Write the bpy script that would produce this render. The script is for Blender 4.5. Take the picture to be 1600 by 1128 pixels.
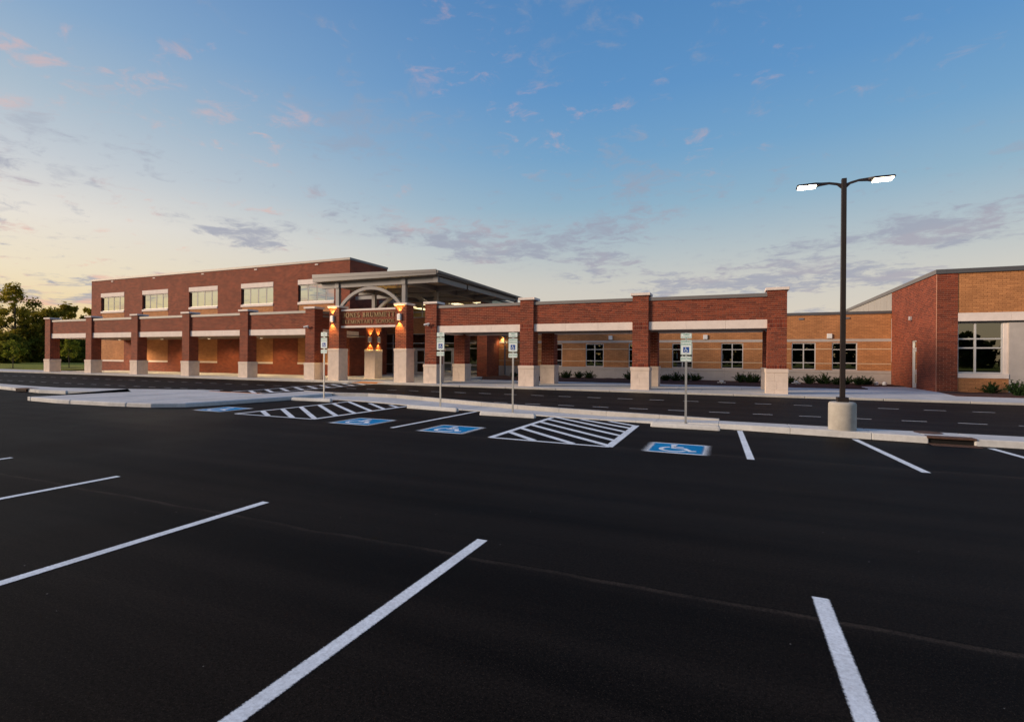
import bpy, bmesh, math, random
from mathutils import Matrix, Vector
R = math.radians
for o in list(bpy.data.objects): bpy.data.objects.remove(o)
SC = bpy.context.scene
COL = SC.collection

# ------------------------------------------------------------------ camera
cam = bpy.data.cameras.new('camera'); camo = bpy.data.objects.new('camera', cam); COL.objects.link(camo)
cam.sensor_width = 36.0; cam.lens = 806.72 / 1600 * 36; cam.shift_y = -4.7 / 1600; cam.clip_end = 3000
camo.matrix_world = (Matrix.Translation((0, 0, 1.80)) @ Matrix.Rotation(R(23.052), 4, 'Z')
                     @ Matrix.Rotation(R(90), 4, 'X') @ Matrix.Rotation(R(0.4235), 4, 'Z'))
SC.camera = camo
SC.render.resolution_x = 1024; SC.render.resolution_y = 721

# ------------------------------------------------------------------ node helpers
class NT:
    def __init__(s, tree): s.t = tree; s.n = tree.nodes; s.l = tree.links
    def add(s, typ, **kw):
        nd = s.n.new(typ)
        for k, v in kw.items():
            if k == 'inp':
                for kk, vv in v.items(): s.put(nd, kk, vv)
            else: setattr(nd, k, v)
        return nd
    def put(s, nd, key, v):
        sock = nd.inputs[key]
        if hasattr(v, 'is_output') or isinstance(v, bpy.types.NodeSocket): s.l.new(v, sock)
        else:
            if sock.type == 'RGBA' and not isinstance(v, (int, float)) and len(v) == 3: v = (*v, 1)
            sock.default_value = v
    def math(s, op, a, b=None, c=None, clamp=False):
        nd = s.add('ShaderNodeMath', operation=op, use_clamp=clamp)
        for i, v in enumerate((a, b, c)):
            if v is not None: s.put(nd, i, v)
        return nd.outputs[0]
    def mix(s, fac, a, b, blend='MIX'):
        nd = s.add('ShaderNodeMix', data_type='RGBA', blend_type=blend)
        s.put(nd, 0, fac); s.put(nd, 6, a); s.put(nd, 7, b)
        return nd.outputs[2]
    def noise(s, vec, scale, detail=3.0, rough=0.5, dist=0.0):
        nd = s.add('ShaderNodeTexNoise', inp={'Scale': scale, 'Detail': detail, 'Roughness': rough, 'Distortion': dist})
        if vec is not None: s.put(nd, 'Vector', vec)
        return nd.outputs['Fac']
    def ramp(s, v, lo, hi, a=0.0, b=1.0, smooth=True):
        nd = s.add('ShaderNodeMapRange', interpolation_type='SMOOTHSTEP' if smooth else 'LINEAR')
        s.put(nd, 0, v); s.put(nd, 1, lo); s.put(nd, 2, hi); s.put(nd, 3, a); s.put(nd, 4, b)
        return nd.outputs[0]
    def xyz(s, x, y, z):
        nd = s.add('ShaderNodeCombineXYZ'); s.put(nd, 0, x); s.put(nd, 1, y); s.put(nd, 2, z); return nd.outputs[0]

# ------------------------------------------------------------------ sky (dusk, sun just down to the left)
SUN_DIR = Vector((-0.86, -0.51, 0.0)).normalized()
SUN_EL = R(16)
W = bpy.data.worlds.new('World'); SC.world = W; W.use_nodes = True
w = NT(W.node_tree); w.n.clear()
sky = w.add('ShaderNodeTexSky', sky_type='NISHITA', sun_disc=False)
sky.sun_elevation = SUN_EL
sky.sun_rotation = math.atan2(SUN_DIR.x, SUN_DIR.y)
sky.altitude = 200; sky.air_density = 1.0; sky.dust_density = 0.6; sky.ozone_density = 2.2
tc = w.add('ShaderNodeTexCoord').outputs['Generated']
sp = w.add('ShaderNodeSeparateXYZ'); w.put(sp, 0, tc)
dx, dy, dz = sp.outputs
def lin(c): return tuple(((v_ / 255 + .055) / 1.055) ** 2.4 if v_ > 10 else v_ / 255 / 12.92 for v_ in c)
def gradient(stops):
    nd = w.add('ShaderNodeValToRGB'); w.put(nd, 0, dz); cr = nd.color_ramp; cr.interpolation = 'B_SPLINE' if False else 'EASE'
    cr.interpolation = 'LINEAR'
    while len(cr.elements) < len(stops): cr.elements.new(0.5)
    for e, (p, c) in zip(cr.elements, stops): e.position = p; e.color = (*lin(c), 1)
    return nd.outputs[0]
COOL = gradient([(0.0, (236, 214, 190)), (.06, (230, 215, 195)), (.137, (216, 212, 202)), (.20, (190, 202, 206)), (.276, (152, 187, 209)), (.36, (122, 171, 211)), (.455, (100, 155, 208)), (.57, (86, 141, 198)), (.80, (72, 126, 188)), (1.0, (66, 118, 182))])
WARM = gradient([(0.0, (255, 200, 118)), (.06, (255, 221, 158)), (.12, (255, 236, 200)), (.20, (250, 240, 226)), (.276, (218, 220, 222)), (.36, (186, 202, 214)), (.455, (150, 181, 212)), (.57, (120, 156, 202)), (.80, (88, 134, 190)), (1.0, (72, 120, 180))])
toward = w.math('ADD', w.math('MULTIPLY', dx, SUN_DIR.x), w.math('MULTIPLY', dy, SUN_DIR.y))
grad = w.mix(w.ramp(toward, -0.30, 0.80), COOL, WARM)
grad = w.mix(1.0, grad, (9.4, 9.4, 9.4, 1), 'MULTIPLY')
SKY = w.mix(0.10, grad, sky.outputs[0])
den = w.math('ADD', w.math('MAXIMUM', dz, 0.0), 0.10)
u = w.math('DIVIDE', dx, den); v = w.math('DIVIDE', dy, den)
SEED = 77.7
uv = w.xyz(u, v, SEED)
big = w.noise(uv, 0.85, 3.0, 0.55)
mid = w.noise(w.xyz(u, v, SEED + 11.0), 7.5, 10.0, 0.66, 0.45)
cl = w.math('ADD', w.ramp(toward, 0.1, 0.75, 0.0, 0.13), w.math('ADD', w.math('MULTIPLY', w.ramp(big, 0.42, 0.66, 0.0, 0.36), 1.0), mid))
cf = w.ramp(cl, 0.65, 0.90)
low = w.ramp(dz, 0.02, 0.09)
hi = w.ramp(dz, 0.22, 0.42, 1.0, 0.42)
cf = w.math('MULTIPLY', w.math('MULTIPLY', cf, low), hi)
wisp = w.math('MULTIPLY', w.ramp(w.math('ADD', w.math('MULTIPLY', big, 0.35), w.noise(w.xyz(u, v, SEED + 23.0), 9.0, 8.0, 0.62, 0.5)), 0.70, 0.90), w.ramp(dz, 0.08, 0.28, 0.0, 0.5))
cf = w.math('MAXIMUM', cf, wisp)
pinkn = w.ramp(w.noise(w.xyz(u, v, SEED + 5.0), 2.2, 3.0), 0.46, 0.62)
pinkf = w.math('MULTIPLY', pinkn, w.math('ADD', w.ramp(toward, -0.2, 0.5, 0.0, 1.0), w.ramp(dz, 0.25, 0.45, 0.08, 0.95)), clamp=True)
ccol = w.mix(pinkf, tuple(9.4 * c for c in lin((160, 164, 182))), tuple(9.4 * c for c in lin((244, 186, 170))))
sky2 = w.mix(w.math('MULTIPLY', cf, 0.76), SKY, ccol)
bg = w.add('ShaderNodeBackground'); w.put(bg, 0, sky2); bg.inputs[1].default_value = 0.10
wo = w.add('ShaderNodeOutputWorld'); w.l.new(bg.outputs[0], wo.inputs[0])

sl = bpy.data.lights.new('sun', 'SUN'); slo = bpy.data.objects.new('sun', sl); COL.objects.link(slo)
sl.energy = 4.2; sl.angle = R(16); sl.color = (1.0, 0.77, 0.56)
sd = Vector((SUN_DIR.x, SUN_DIR.y, math.tan(SUN_EL))).normalized()
slo.rotation_euler = sd.to_track_quat('Z', 'Y').to_euler()
SC.view_settings.view_transform = 'Standard'; SC.view_settings.look = 'None'
SC.view_settings.exposure = 0.0; SC.view_settings.gamma = 1.0; SC.view_settings.use_curve_mapping = False

# ------------------------------------------------------------------ materials
MATS = {}
def new_mat(name):
    m = bpy.data.materials.new(name); m.use_nodes = True
    t = NT(m.node_tree); b = t.n['Principled BSDF']; MATS[name] = m
    return m, t, b
def bump(t, b, h, strength=0.3, dist=0.01):
    nd = t.add('ShaderNodeBump', inp={'Strength': strength, 'Distance': dist}); t.put(nd, 'Height', h)
    t.put(b, 'Normal', nd.outputs[0])
def plain(name, col, rough=0.6, metal=0.0, var=0.15, scale=3.0, bmp=0.0, spec=0.4):
    m, t, b = new_mat(name)
    pos = t.add('ShaderNodeNewGeometry').outputs['Position']
    n1 = t.noise(pos, scale, 5.0, 0.6)
    k = t.ramp(n1, 0.3, 0.7, 1.0 - var, 1.0 + var, False)
    c = t.mix(1.0, (*col, 1), k, 'MULTIPLY')
    t.put(b, 'Base Color', c); b.inputs['Roughness'].default_value = rough
    b.inputs['Metallic'].default_value = metal; b.inputs['Specular IOR Level'].default_value = spec
    if bmp: bump(t, b, t.noise(pos, scale * 14, 4.0, 0.65), bmp, 0.01)
    return m
def emit(name, col, s):
    m, t, b = new_mat(name)
    t.put(b, 'Base Color', col); t.put(b, 'Emission Color', col); b.inputs['Emission Strength'].default_value = s
    return m
def brick_mat(name, c1, c2, mortar, blen=0.305, bh=0.1016, msize=0.013):
    m, t, b = new_mat(name)
    g = t.add('ShaderNodeNewGeometry'); s3 = t.add('ShaderNodeSeparateXYZ'); t.put(s3, 0, g.outputs['Position'])
    nn = t.add('ShaderNodeSeparateXYZ'); t.put(nn, 0, g.outputs['True Normal'])
    side = t.math('GREATER_THAN', t.math('ABSOLUTE', nn.outputs[0]), 0.5)
    uu = t.math('ADD', t.math('MULTIPLY', s3.outputs[0], t.math('SUBTRACT', 1.0, side)), t.math('MULTIPLY', s3.outputs[1], side))
    vec = t.xyz(uu, s3.outputs[2], 0.0)
    br = t.add('ShaderNodeTexBrick', offset=0.5, inp={'Scale': 1.0, 'Brick Width': blen, 'Row Height': bh, 'Mortar Size': msize, 'Mortar Smooth': 0.2, 'Bias': 0.0})
    t.put(br, 'Vector', vec); t.put(br, 'Color1', c1); t.put(br, 'Color2', c2); t.put(br, 'Mortar', mortar)
    n2 = t.ramp(t.noise(g.outputs['Position'], 0.9, 4.0, 0.6), 0.3, 0.7, 0.84, 1.14, False)
    n3 = t.ramp(t.noise(g.outputs['Position'], 26.0, 3.0, 0.6), 0.3, 0.7, 0.85, 1.15, False)
    c = t.mix(1.0, br.outputs['Color'], n2, 'MULTIPLY'); c = t.mix(1.0, c, n3, 'MULTIPLY')
    t.put(b, 'Base Color', c); b.inputs['Roughness'].default_value = 0.82; b.inputs['Specular IOR Level'].default_value = 0.25
    bump(t, b, t.math('SUBTRACT', 1.0, br.outputs['Fac']), 0.6, 0.008)
    return m
def brick_piece(name, c1, c2):
    m, t, b = new_mat(name)
    g = t.add('ShaderNodeNewGeometry'); oi = t.add('ShaderNodeObjectInfo')
    r = t.math('FRACT', t.math('ADD', g.outputs['Random Per Island'], oi.outputs['Random']))
    c = t.mix(r, c1, c2)
    n2 = t.ramp(t.noise(g.outputs['Position'], 26.0, 4.0, 0.6), 0.3, 0.7, 0.8, 1.2, False)
    n4 = t.ramp(t.noise(g.outputs['Position'], 0.9, 4.0, 0.6), 0.3, 0.7, 0.86, 1.12, False)
    c = t.mix(1.0, c, n2, 'MULTIPLY'); c = t.mix(1.0, c, n4, 'MULTIPLY')
    t.put(b, 'Base Color', c); b.inputs['Roughness'].default_value = 0.82; b.inputs['Specular IOR Level'].default_value = 0.25
    bump(t, b, t.noise(g.outputs['Position'], 60.0, 3.0), 0.3, 0.004)
    return m

RB1, RB2, RM = (0.250, 0.052, 0.024), (0.120, 0.024, 0.014), (0.54, 0.295, 0.195)
TB1, TB2, TM = (0.54, 0.240, 0.094), (0.41, 0.178, 0.070), (0.32, 0.148, 0.066)
brick_mat('red_brick_wall', RB1, RB2, (0.28, 0.115, 0.068))
brick_mat('tan_brick_wall', TB1, TB2, TM)
brick_piece('red_brick_piece', RB1, RB2)
brick_piece('tan_brick_piece', TB1, TB2)
plain('red_mortar', RM, 0.9, var=0.12, scale=8)
plain('tan_mortar', TM, 0.9, var=0.12, scale=8)
plain('stone', (0.76, 0.655, 0.585), 0.85, var=0.07, scale=2.5, bmp=0.15)
plain('pedestal_stone', (0.64, 0.52, 0.43), 0.88, var=0.10, scale=3.0, bmp=0.35)
plain('accent_stone', (0.62, 0.44, 0.28), 0.85, var=0.08)
plain('grey_stone', (0.45, 0.40, 0.36), 0.88, var=0.08, scale=2.0, bmp=0.2)
plain('coping_metal', (0.20, 0.185, 0.178), 0.5, 0.3, var=0.06, scale=1.0)
plain('dark_coping', (0.115, 0.112, 0.115), 0.5, 0.3, var=0.06, scale=1.0)
plain('fascia_metal', (0.135, 0.13, 0.133), 0.45, 0.3, var=0.05, scale=0.8)
plain('steel_paint', (0.18, 0.175, 0.18), 0.5, 0.2, var=0.06, scale=1.5)
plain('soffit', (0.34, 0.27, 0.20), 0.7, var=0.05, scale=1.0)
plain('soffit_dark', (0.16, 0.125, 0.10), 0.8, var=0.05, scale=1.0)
plain('aluminium', (0.60, 0.58, 0.55), 0.45, 0.2, var=0.04, scale=2.0)
plain('dark_frame', (0.05, 0.048, 0.05), 0.4, 0.3, var=0.05)
plain('bronze', (0.030, 0.022, 0.019), 0.42, 0.4, var=0.15, scale=2.0)
plain('letter_bronze', (0.22, 0.15, 0.078), 0.4, 0.5, var=0.1, scale=5.0)
plain('sconce_grey', (0.52, 0.52, 0.53), 0.4, 0.4, var=0.04)
plain('white_plastic', (0.75, 0.74, 0.72), 0.5, var=0.04)
plain('galvanised', (0.40, 0.40, 0.39), 0.45, 0.6, var=0.12, scale=6.0)
plain('sign_white', (0.72, 0.78, 0.76), 0.45, var=0.03)
plain('sign_green', (0.02, 0.26, 0.15), 0.5, var=0.05)
plain('sign_blue', (0.012, 0.07, 0.30), 0.5, var=0.05)
plain('mulch', (0.050, 0.016, 0.011), 0.95, var=0.5, scale=9.0, bmp=1.0)
plain('tactile', (0.52, 0.20, 0.04), 0.8, var=0.10, scale=5.0)
plain('bark', (0.07, 0.05, 0.035), 0.9, var=0.3, scale=6.0, bmp=0.6)
plain('rust', (0.10, 0.052, 0.034), 0.9, 0.2, var=0.35, scale=12.0, bmp=0.4)
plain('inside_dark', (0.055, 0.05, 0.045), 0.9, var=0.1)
plain('lobby_wall', (0.70, 0.60, 0.36), 0.8, var=0.06)
plain('white_panel', (0.36, 0.335, 0.30), 0.6, var=0.06, scale=0.7)
plain('black_hole', (0.006, 0.005, 0.005), 0.95, var=0.1)
emit('led', (1.0, 0.86, 0.62), 26.0)
emit('soffit_glow', (1.0, .78, .48), 3.0)
emit('lamp_glow', (1.0, 0.55, 0.16), 8.0)
emit('ceiling_light', (1.0, 0.80, 0.48), 2.6)

def concrete(name, col):
    m, t, b = new_mat(name)
    pos = t.add('ShaderNodeNewGeometry').outputs['Position']
    n1 = t.ramp(t.noise(pos, 0.7, 6.0, 0.65), 0.3, 0.7, 0.82, 1.15, False)
    n2 = t.ramp(t.noise(pos, 9.0, 5.0, 0.7), 0.3, 0.7, 0.90, 1.09, False)
    st = t.ramp(t.noise(pos, 2.3, 4.0, 0.7, 0.6), 0.62, 0.74, 1.0, 0.82)
    c = t.mix(1.0, (*col, 1), n1, 'MULTIPLY'); c = t.mix(1.0, c, n2, 'MULTIPLY'); c = t.mix(1.0, c, st, 'MULTIPLY')
    t.put(b, 'Base Color', c); b.inputs['Roughness'].default_value = 0.88; b.inputs['Specular IOR Level'].default_value = 0.3
    bump(t, b, t.noise(pos, 60.0, 5.0, 0.7), 0.25, 0.004)
concrete('concrete', (0.525, 0.52, 0.505)); concrete('kerb_concrete', (0.42, 0.40, 0.37)); concrete('base_concrete', (0.40, 0.37, 0.32))

def asphalt(name, col, seams):
    m, t, b = new_mat(name)
    pos = t.add('ShaderNodeNewGeometry').outputs['Position']
    s3 = t.add('ShaderNodeSeparateXYZ'); t.put(s3, 0, pos); X, Y, Z = s3.outputs
    streak = t.noise(t.xyz(t.math('MULTIPLY', X, 0.06), t.math('MULTIPLY', Y, 1.5), 0.0), 1.0, 4.0, 0.6, 0.25)
    blot = t.noise(pos, 0.35, 3.0, 0.6)
    agg = t.noise(pos, 150.0, 2.0, 0.7)
    agg2 = t.noise(pos, 42.0, 2.0, 0.7)
    k = t.math('ADD', t.ramp(streak, 0.32, 0.70, 0.45, 1.75, False), t.ramp(blot, 0.3, 0.7, -0.25, 0.32, False))
    k = t.math('MULTIPLY', k, t.ramp(agg, 0.3, 0.75, 0.40, 1.9, False))
    k = t.math('MULTIPLY', k, t.ramp(agg2, 0.28, 0.72, 0.45, 1.65, False))
    wob = t.math('MULTIPLY', t.math('SUBTRACT', t.noise(t.xyz(X, 0.0, 0.0), 0.6, 2.0, 0.6), 0.5), 0.22)
    grit = t.noise(pos, 30.0, 2.0, 0.7)
    patch = t.ramp(t.noise(pos, 1.3, 3.0, 0.7), 0.3, 0.65, 0.25, 1.0)
    for ys, wid, gain in seams:
        d = t.math('ABSOLUTE', t.math('SUBTRACT', t.math('ADD', Y, wob), ys))
        pale = t.ramp(t.math('ABSOLUTE', t.math('SUBTRACT', t.math('ADD', Y, wob), ys - wid * 2.2)), wid * 0.3, wid * 3.0, 1.0, 0.0); pale = t.math('ADD', 1.0, t.math('MULTIPLY', t.math('MULTIPLY', pale, gain), patch))
        k = t.math('MULTIPLY', k, pale)
        dark = t.ramp(t.math('ADD', d, t.math('MULTIPLY', t.math('SUBTRACT', grit, 0.5), wid * 2.2)), 0.0, wid, 0.30, 1.0)
        k = t.math('MULTIPLY', k, dark)
    sp_ = t.add('ShaderNodeTexVoronoi', inp={'Scale': 7.0}); t.put(sp_, 'Vector', pos)
    peb = t.ramp(sp_.outputs['Distance'], 0.035, 0.05, 1.0, 0.0)
    sel = t.math('GREATER_THAN', t.noise(pos, 3.1, 2.0), 0.60)
    peb = t.math('MULTIPLY', peb, sel)
    c = t.mix(1.0, (*col, 1), k, 'MULTIPLY')
    stone_ = t.ramp(t.noise(pos, 95.0, 2.0, 0.6), 0.60, 0.66, 0.0, 0.75)
    c = t.mix(stone_, c, tuple(5.5 * q for q in col) + (1,))
    pit_ = t.ramp(t.noise(t.xyz(X, Y, 7.0), 70.0, 2.0, 0.6), 0.60, 0.66, 0.0, 0.8)
    c = t.mix(pit_, c, tuple(0.2 * q for q in col) + (1,))
    c = t.mix(peb, c, (0.16, 0.15, 0.14, 1))
    t.put(b, 'Base Color', c)
    t.put(b, 'Roughness', t.ramp(blot, 0.3, 0.7, 0.56, 0.66, False)); b.inputs['Specular IOR Level'].default_value = 0.03
    bump(t, b, t.math('ADD', agg, t.math('MULTIPLY', agg2, 0.8)), 0.30, 0.005)
asphalt('asphalt', (0.0072, 0.0054, 0.0042), [(4.18, 0.018, 2.4), (10.5, 0.016, 2.4), (-2.0, 0.02, 2.0)])
asphalt('road_asphalt', (0.0135, 0.0106, 0.0090), [(17.2, 0.012, 0.8), (20.95, 0.012, 0.8), (25.1, 0.012, 0.7)])

def paint(name, col, lo=0.70, worn=0.75):
    m, t, b = new_mat(name)
    uvn = t.add('ShaderNodeUVMap', uv_map='UVMap').outputs[0]
    pos = t.add('ShaderNodeNewGeometry').outputs['Position']
    s3 = t.add('ShaderNodeSeparateXYZ'); t.put(s3, 0, uvn)
    e = t.math('MULTIPLY', t.math('ABSOLUTE', t.math('SUBTRACT', s3.outputs[0], 0.5)), 2.0)
    fine = t.noise(pos, 75.0, 4.0, 0.75)
    e = t.math('ADD', e, t.math('MULTIPLY', t.math('SUBTRACT', fine, 0.5), 0.55))
    a = t.ramp(e, lo, 1.0, 1.0, 0.0)
    wear = t.ramp(t.noise(pos, 60.0, 5.0, 0.8), 0.60, 0.74, 0.0, worn)
    a = t.math('MULTIPLY', a, t.math('SUBTRACT', 1.0, wear))
    n1 = t.ramp(t.noise(pos, 1.4, 5.0, 0.65), 0.3, 0.7, 0.78, 1.06, False)
    n5 = t.ramp(t.noise(pos, 34.0, 4.0, 0.75), 0.32, 0.66, 0.74, 1.06, False)
    t.put(b, 'Base Color', t.mix(1.0, t.mix(1.0, (*col, 1), n1, 'MULTIPLY'), n5, 'MULTIPLY')); b.inputs['Roughness'].default_value = 0.7
    b.inputs['Specular IOR Level'].default_value = 0.08
    t.put(b, 'Alpha', a)
    bump(t, b, t.noise(pos, 190.0, 3.0, 0.7), 0.4, 0.004)
paint('white_paint', (0.84, 0.89, 0.92)); paint('dash_paint', (0.72, 0.71, 0.68), 0.62)
paint('blue_paint', (0.0, 0.25, 0.56), 0.93, 0.0); 

def glass(name, base, tint):
    m, t, b = new_mat(name)
    t.n.remove(b); out = t.n['Material Output']
    fr = t.add('ShaderNodeFresnel', inp={'IOR': 1.5})
    fac = t.math('ADD', t.math('MULTIPLY', fr.outputs[0], 1.0 - base), base)
    gl = t.add('ShaderNodeBsdfGlossy', inp={'Color': (0.92, 0.95, 0.90, 1), 'Roughness': 0.0})
    tr = t.add('ShaderNodeBsdfTransparent', inp={'Color': (*tint, 1)})
    mx = t.add('ShaderNodeMixShader'); t.put(mx, 0, fac); t.l.new(tr.outputs[0], mx.inputs[1]); t.l.new(gl.outputs[0], mx.inputs[2])
    t.l.new(mx.outputs[0], out.inputs[0])
glass('window_glass', 0.16, (0.32, 0.36, 0.33)); glass('mirror_glass', 0.62, (0.25, 0.28, 0.26)); glass('lobby_glass', 0.16, (0.45, 0.50, 0.45)); glass('clear_glass', 0.08, (0.85, 0.86, 0.80))

def leaf(name, c1, c2, trans=0.35):
    m, t, b = new_mat(name)
    t.n.remove(b); out = t.n['Material Output']
    g = t.add('ShaderNodeNewGeometry')
    r = g.outputs['Random Per Island']
    n = t.ramp(t.noise(g.outputs['Position'], 0.5, 3.0), 0.35, 0.65)
    c = t.mix(t.math('ADD', t.math('MULTIPLY', r, 0.6), t.math('MULTIPLY', n, 0.4)), c1, c2)
    d = t.add('ShaderNodeBsdfDiffuse'); t.put(d, 0, c)
    tl = t.add('ShaderNodeBsdfTranslucent'); t.put(tl, 0, t.mix(0.5, c, (0.16, 0.13, 0.015, 1)))
    mx = t.add('ShaderNodeMixShader'); mx.inputs[0].default_value = trans
    t.l.new(d.outputs[0], mx.inputs[1]); t.l.new(tl.outputs[0], mx.inputs[2]); t.l.new(mx.outputs[0], out.inputs[0])
leaf('leaf_green', (0.19, 0.175, 0.022), (0.42, 0.32, 0.050), 0.6); leaf('leaf_dark', (0.070, 0.090, 0.016), (0.19, 0.18, 0.030), 0.5)
leaf('leaf_young', (0.16, 0.22, 0.028), (0.27, 0.30, 0.045), 0.55); leaf('leaf_shrub', (0.018, 0.040, 0.016), (0.040, 0.070, 0.024), 0.2)

leaf('leaf_wood', (0.016, 0.026, 0.008), (0.035, 0.045, 0.012), 0.12)
def grass_mat():
    m, t, b = new_mat('grass')
    pos = t.add('ShaderNodeNewGeometry').outputs['Position']
    s3 = t.add('ShaderNodeSeparateXYZ'); t.put(s3, 0, pos)
    n1 = t.ramp(t.noise(pos, 0.12, 5.0, 0.6), 0.35, 0.65)
    n2 = t.ramp(t.noise(pos, 6.0, 5.0, 0.75), 0.25, 0.75, 0.55, 1.45, False)
    c = t.mix(n1, (0.185, 0.200, 0.030, 1), (0.25, 0.225, 0.045, 1)); c = t.mix(1.0, c, n2, 'MULTIPLY')
    t.put(b, 'Base Color', c); b.inputs['Roughness'].default_value = 0.95; b.inputs['Specular IOR Level'].default_value = 0.1
    bump(t, b, t.noise(pos, 18.0, 5.0, 0.8), 0.9, 0.05)
grass_mat()

# ------------------------------------------------------------------ mesh helpers
class MB:
    def __init__(s): s.v = []; s.f = []; s.uv = None
    def face(s, pts):
        n = len(s.v); s.v += [tuple(p) for p in pts]; s.f.append(tuple(range(n, n + len(pts)))); return s
    def box(s, x0, x1, y0, y1, z0, z1):
        if x1 < x0: x0, x1 = x1, x0
        if y1 < y0: y0, y1 = y1, y0
        n = len(s.v)
        s.v += [(x0, y0, z0), (x1, y0, z0), (x1, y1, z0), (x0, y1, z0), (x0, y0, z1), (x1, y0, z1), (x1, y1, z1), (x0, y1, z1)]
        for q in ((3, 2, 1, 0), (4, 5, 6, 7), (0, 1, 5, 4), (1, 2, 6, 5), (2, 3, 7, 6), (3, 0, 4, 7)): s.f.append(tuple(n + i for i in q))
        return s
    def prism(s, poly, z0, z1):        # vertical prism; z0/z1 numbers or per-point lists
        k = len(poly); n = len(s.v)
        za = z0 if isinstance(z0, (list, tuple)) else [z0] * k
        zb = z1 if isinstance(z1, (list, tuple)) else [z1] * k
        area = sum(poly[i][0] * poly[(i + 1) % k][1] - poly[(i + 1) % k][0] * poly[i][1] for i in range(k))
        if area < 0: poly = poly[::-1]; za = list(za)[::-1]; zb = list(zb)[::-1]
        s.v += [(p[0], p[1], za[i]) for i, p in enumerate(poly)] + [(p[0], p[1], zb[i]) for i, p in enumerate(poly)]
        s.f.append(tuple(n + k - 1 - i for i in range(k))); s.f.append(tuple(n + k + i for i in range(k)))
        for i in range(k):
            j = (i + 1) % k; s.f.append((n + i, n + j, n + k + j, n + k + i))
        return s
    def hexa(s, lo, hi):               # 4 bottom points, 4 top points, same winding (ccw from above)
        n = len(s.v); s.v += [tuple(p) for p in lo] + [tuple(p) for p in hi]
        for q in ((3, 2, 1, 0), (4, 5, 6, 7), (0, 1, 5, 4), (1, 2, 6, 5), (2, 3, 7, 6), (3, 0, 4, 7)): s.f.append(tuple(n + i for i in q))
        return s
    def xzprism(s, poly, y0, y1):      # outline in x,z ; extruded along y
        k = len(poly); n = len(s.v)
        area = sum(poly[i][0] * poly[(i + 1) % k][1] - poly[(i + 1) % k][0] * poly[i][1] for i in range(k))
        if area < 0: poly = poly[::-1]
        s.v += [(p[0], y0, p[1]) for p in poly] + [(p[0], y1, p[1]) for p in poly]
        s.f.append(tuple(n + i for i in range(k))); s.f.append(tuple(n + k + k - 1 - i for i in range(k)))
        for i in range(k):
            j = (i + 1) % k; s.f.append((n + j, n + i, n + k + i, n + k + j))
        return s
    def tube(s, pts, rad, n=8, caps=True):
        base = len(s.v); pts = [Vector(p) for p in pts]; m = len(pts)
        rad = rad if isinstance(rad, (list, tuple)) else [rad] * m
        for i, p in enumerate(pts):
            d = (pts[min(i + 1, m - 1)] - pts[max(i - 1, 0)]).normalized()
            a = d.orthogonal().normalized() if abs(d.z) < 0.95 else Vector((1, 0, 0))
            a = (a - d * a.dot(d)).normalized(); c = d.cross(a)
            for k in range(n):
                an = 2 * math.pi * k / n
                s.v.append(tuple(p + (a * math.cos(an) + c * math.sin(an)) * rad[i]))
        for i in range(m - 1):
            for k in range(n):
                q = (k + 1) % n
                s.f.append((base + i * n + k, base + i * n + q, base + (i + 1) * n + q, base + (i + 1) * n + k))
        if caps:
            s.f.append(tuple(base + n - 1 - k for k in range(n))); s.f.append(tuple(base + (m - 1) * n + k for k in range(n)))
        return s
    def strip(s, a, b, wid, z, uvl=None):   # flat painted strip from a to b
        a = Vector((a[0], a[1])); b = Vector((b[0], b[1])); d = (b - a).normalized(); nn = Vector((-d.y, d.x)) * wid / 2
        zz = z if callable(z) else (lambda x, y: z)
        if s.uv is None: s.uv = []
        for p, q in ((a - nn, (0, 0)), (b - nn, (0, 1)), (b + nn, (1, 1)), (a + nn, (1, 0))):
            pass
        pts = [(a + nn, (1, 0)), (a - nn, (0, 0)), (b - nn, (0, 1)), (b + nn, (1, 1))]
        s.face([(p.x, p.y, zz(p.x, p.y)) for p, _ in pts]); s.uv += [q for _, q in pts]
        return s
    def mesh(s, name, mat, smooth=False):
        me = bpy.data.meshes.new(name); me.from_pydata(s.v, [], s.f)
        if s.uv:
            l = me.uv_layers.new(name='UVMap')
            for i, q in enumerate(s.uv): l.data[i].uv = q
        me.materials.append(MATS[mat])
        if smooth:
            for p in me.polygons: p.use_smooth = True
        me.update(); return me
    def build(s, name, mat, parent=None, bevel=0.0, smooth=False, kind=None):
        o = bpy.data.objects.new(name, s.mesh(name, mat, smooth)); COL.objects.link(o)
        if parent is not None: adopt(o, parent)
        if bevel:
            md = o.modifiers.new('bevel', 'BEVEL'); md.width = bevel; md.segments = 2; md.limit_method = 'ANGLE'; md.angle_limit = R(40)
        if kind: o['kind'] = kind
        return o
def adopt(o, parent):
    o.parent = parent
    if parent.type == 'EMPTY': o.matrix_parent_inverse = Matrix.Translation(-parent.location)
def box(name, mat, parent, *b, bevel=0.0): return MB().box(*b).build(name, mat, parent, bevel)
def thing(name, label, cat, loc=(0, 0, 0), group=None):
    o = bpy.data.objects.new(name, None); COL.objects.link(o); o.location = loc; o.empty_display_size = 0.3
    return tag(o, label, cat, group)
def tag(o, label, cat, group=None):
    o['label'] = label; o['category'] = cat
    if group: o['group'] = group
    return o
def struct(o): o['kind'] = 'structure'; return o
def copy_tree(o, parent=None):
    c = o.copy(); COL.objects.link(c)
    if parent is not None: c.parent = parent
    for ch in list(o.children): copy_tree(ch, c)
    return c
ORD = ['first', 'second', 'third', 'fourth', 'fifth', 'sixth', 'seventh', 'eighth', 'ninth', 'tenth', 'eleventh', 'twelfth',
       'thirteenth', 'fourteenth', 'fifteenth', 'sixteenth', 'seventeenth', 'eighteenth', 'nineteenth', 'twentieth', 'twenty-first', 'twenty-second']
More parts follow.
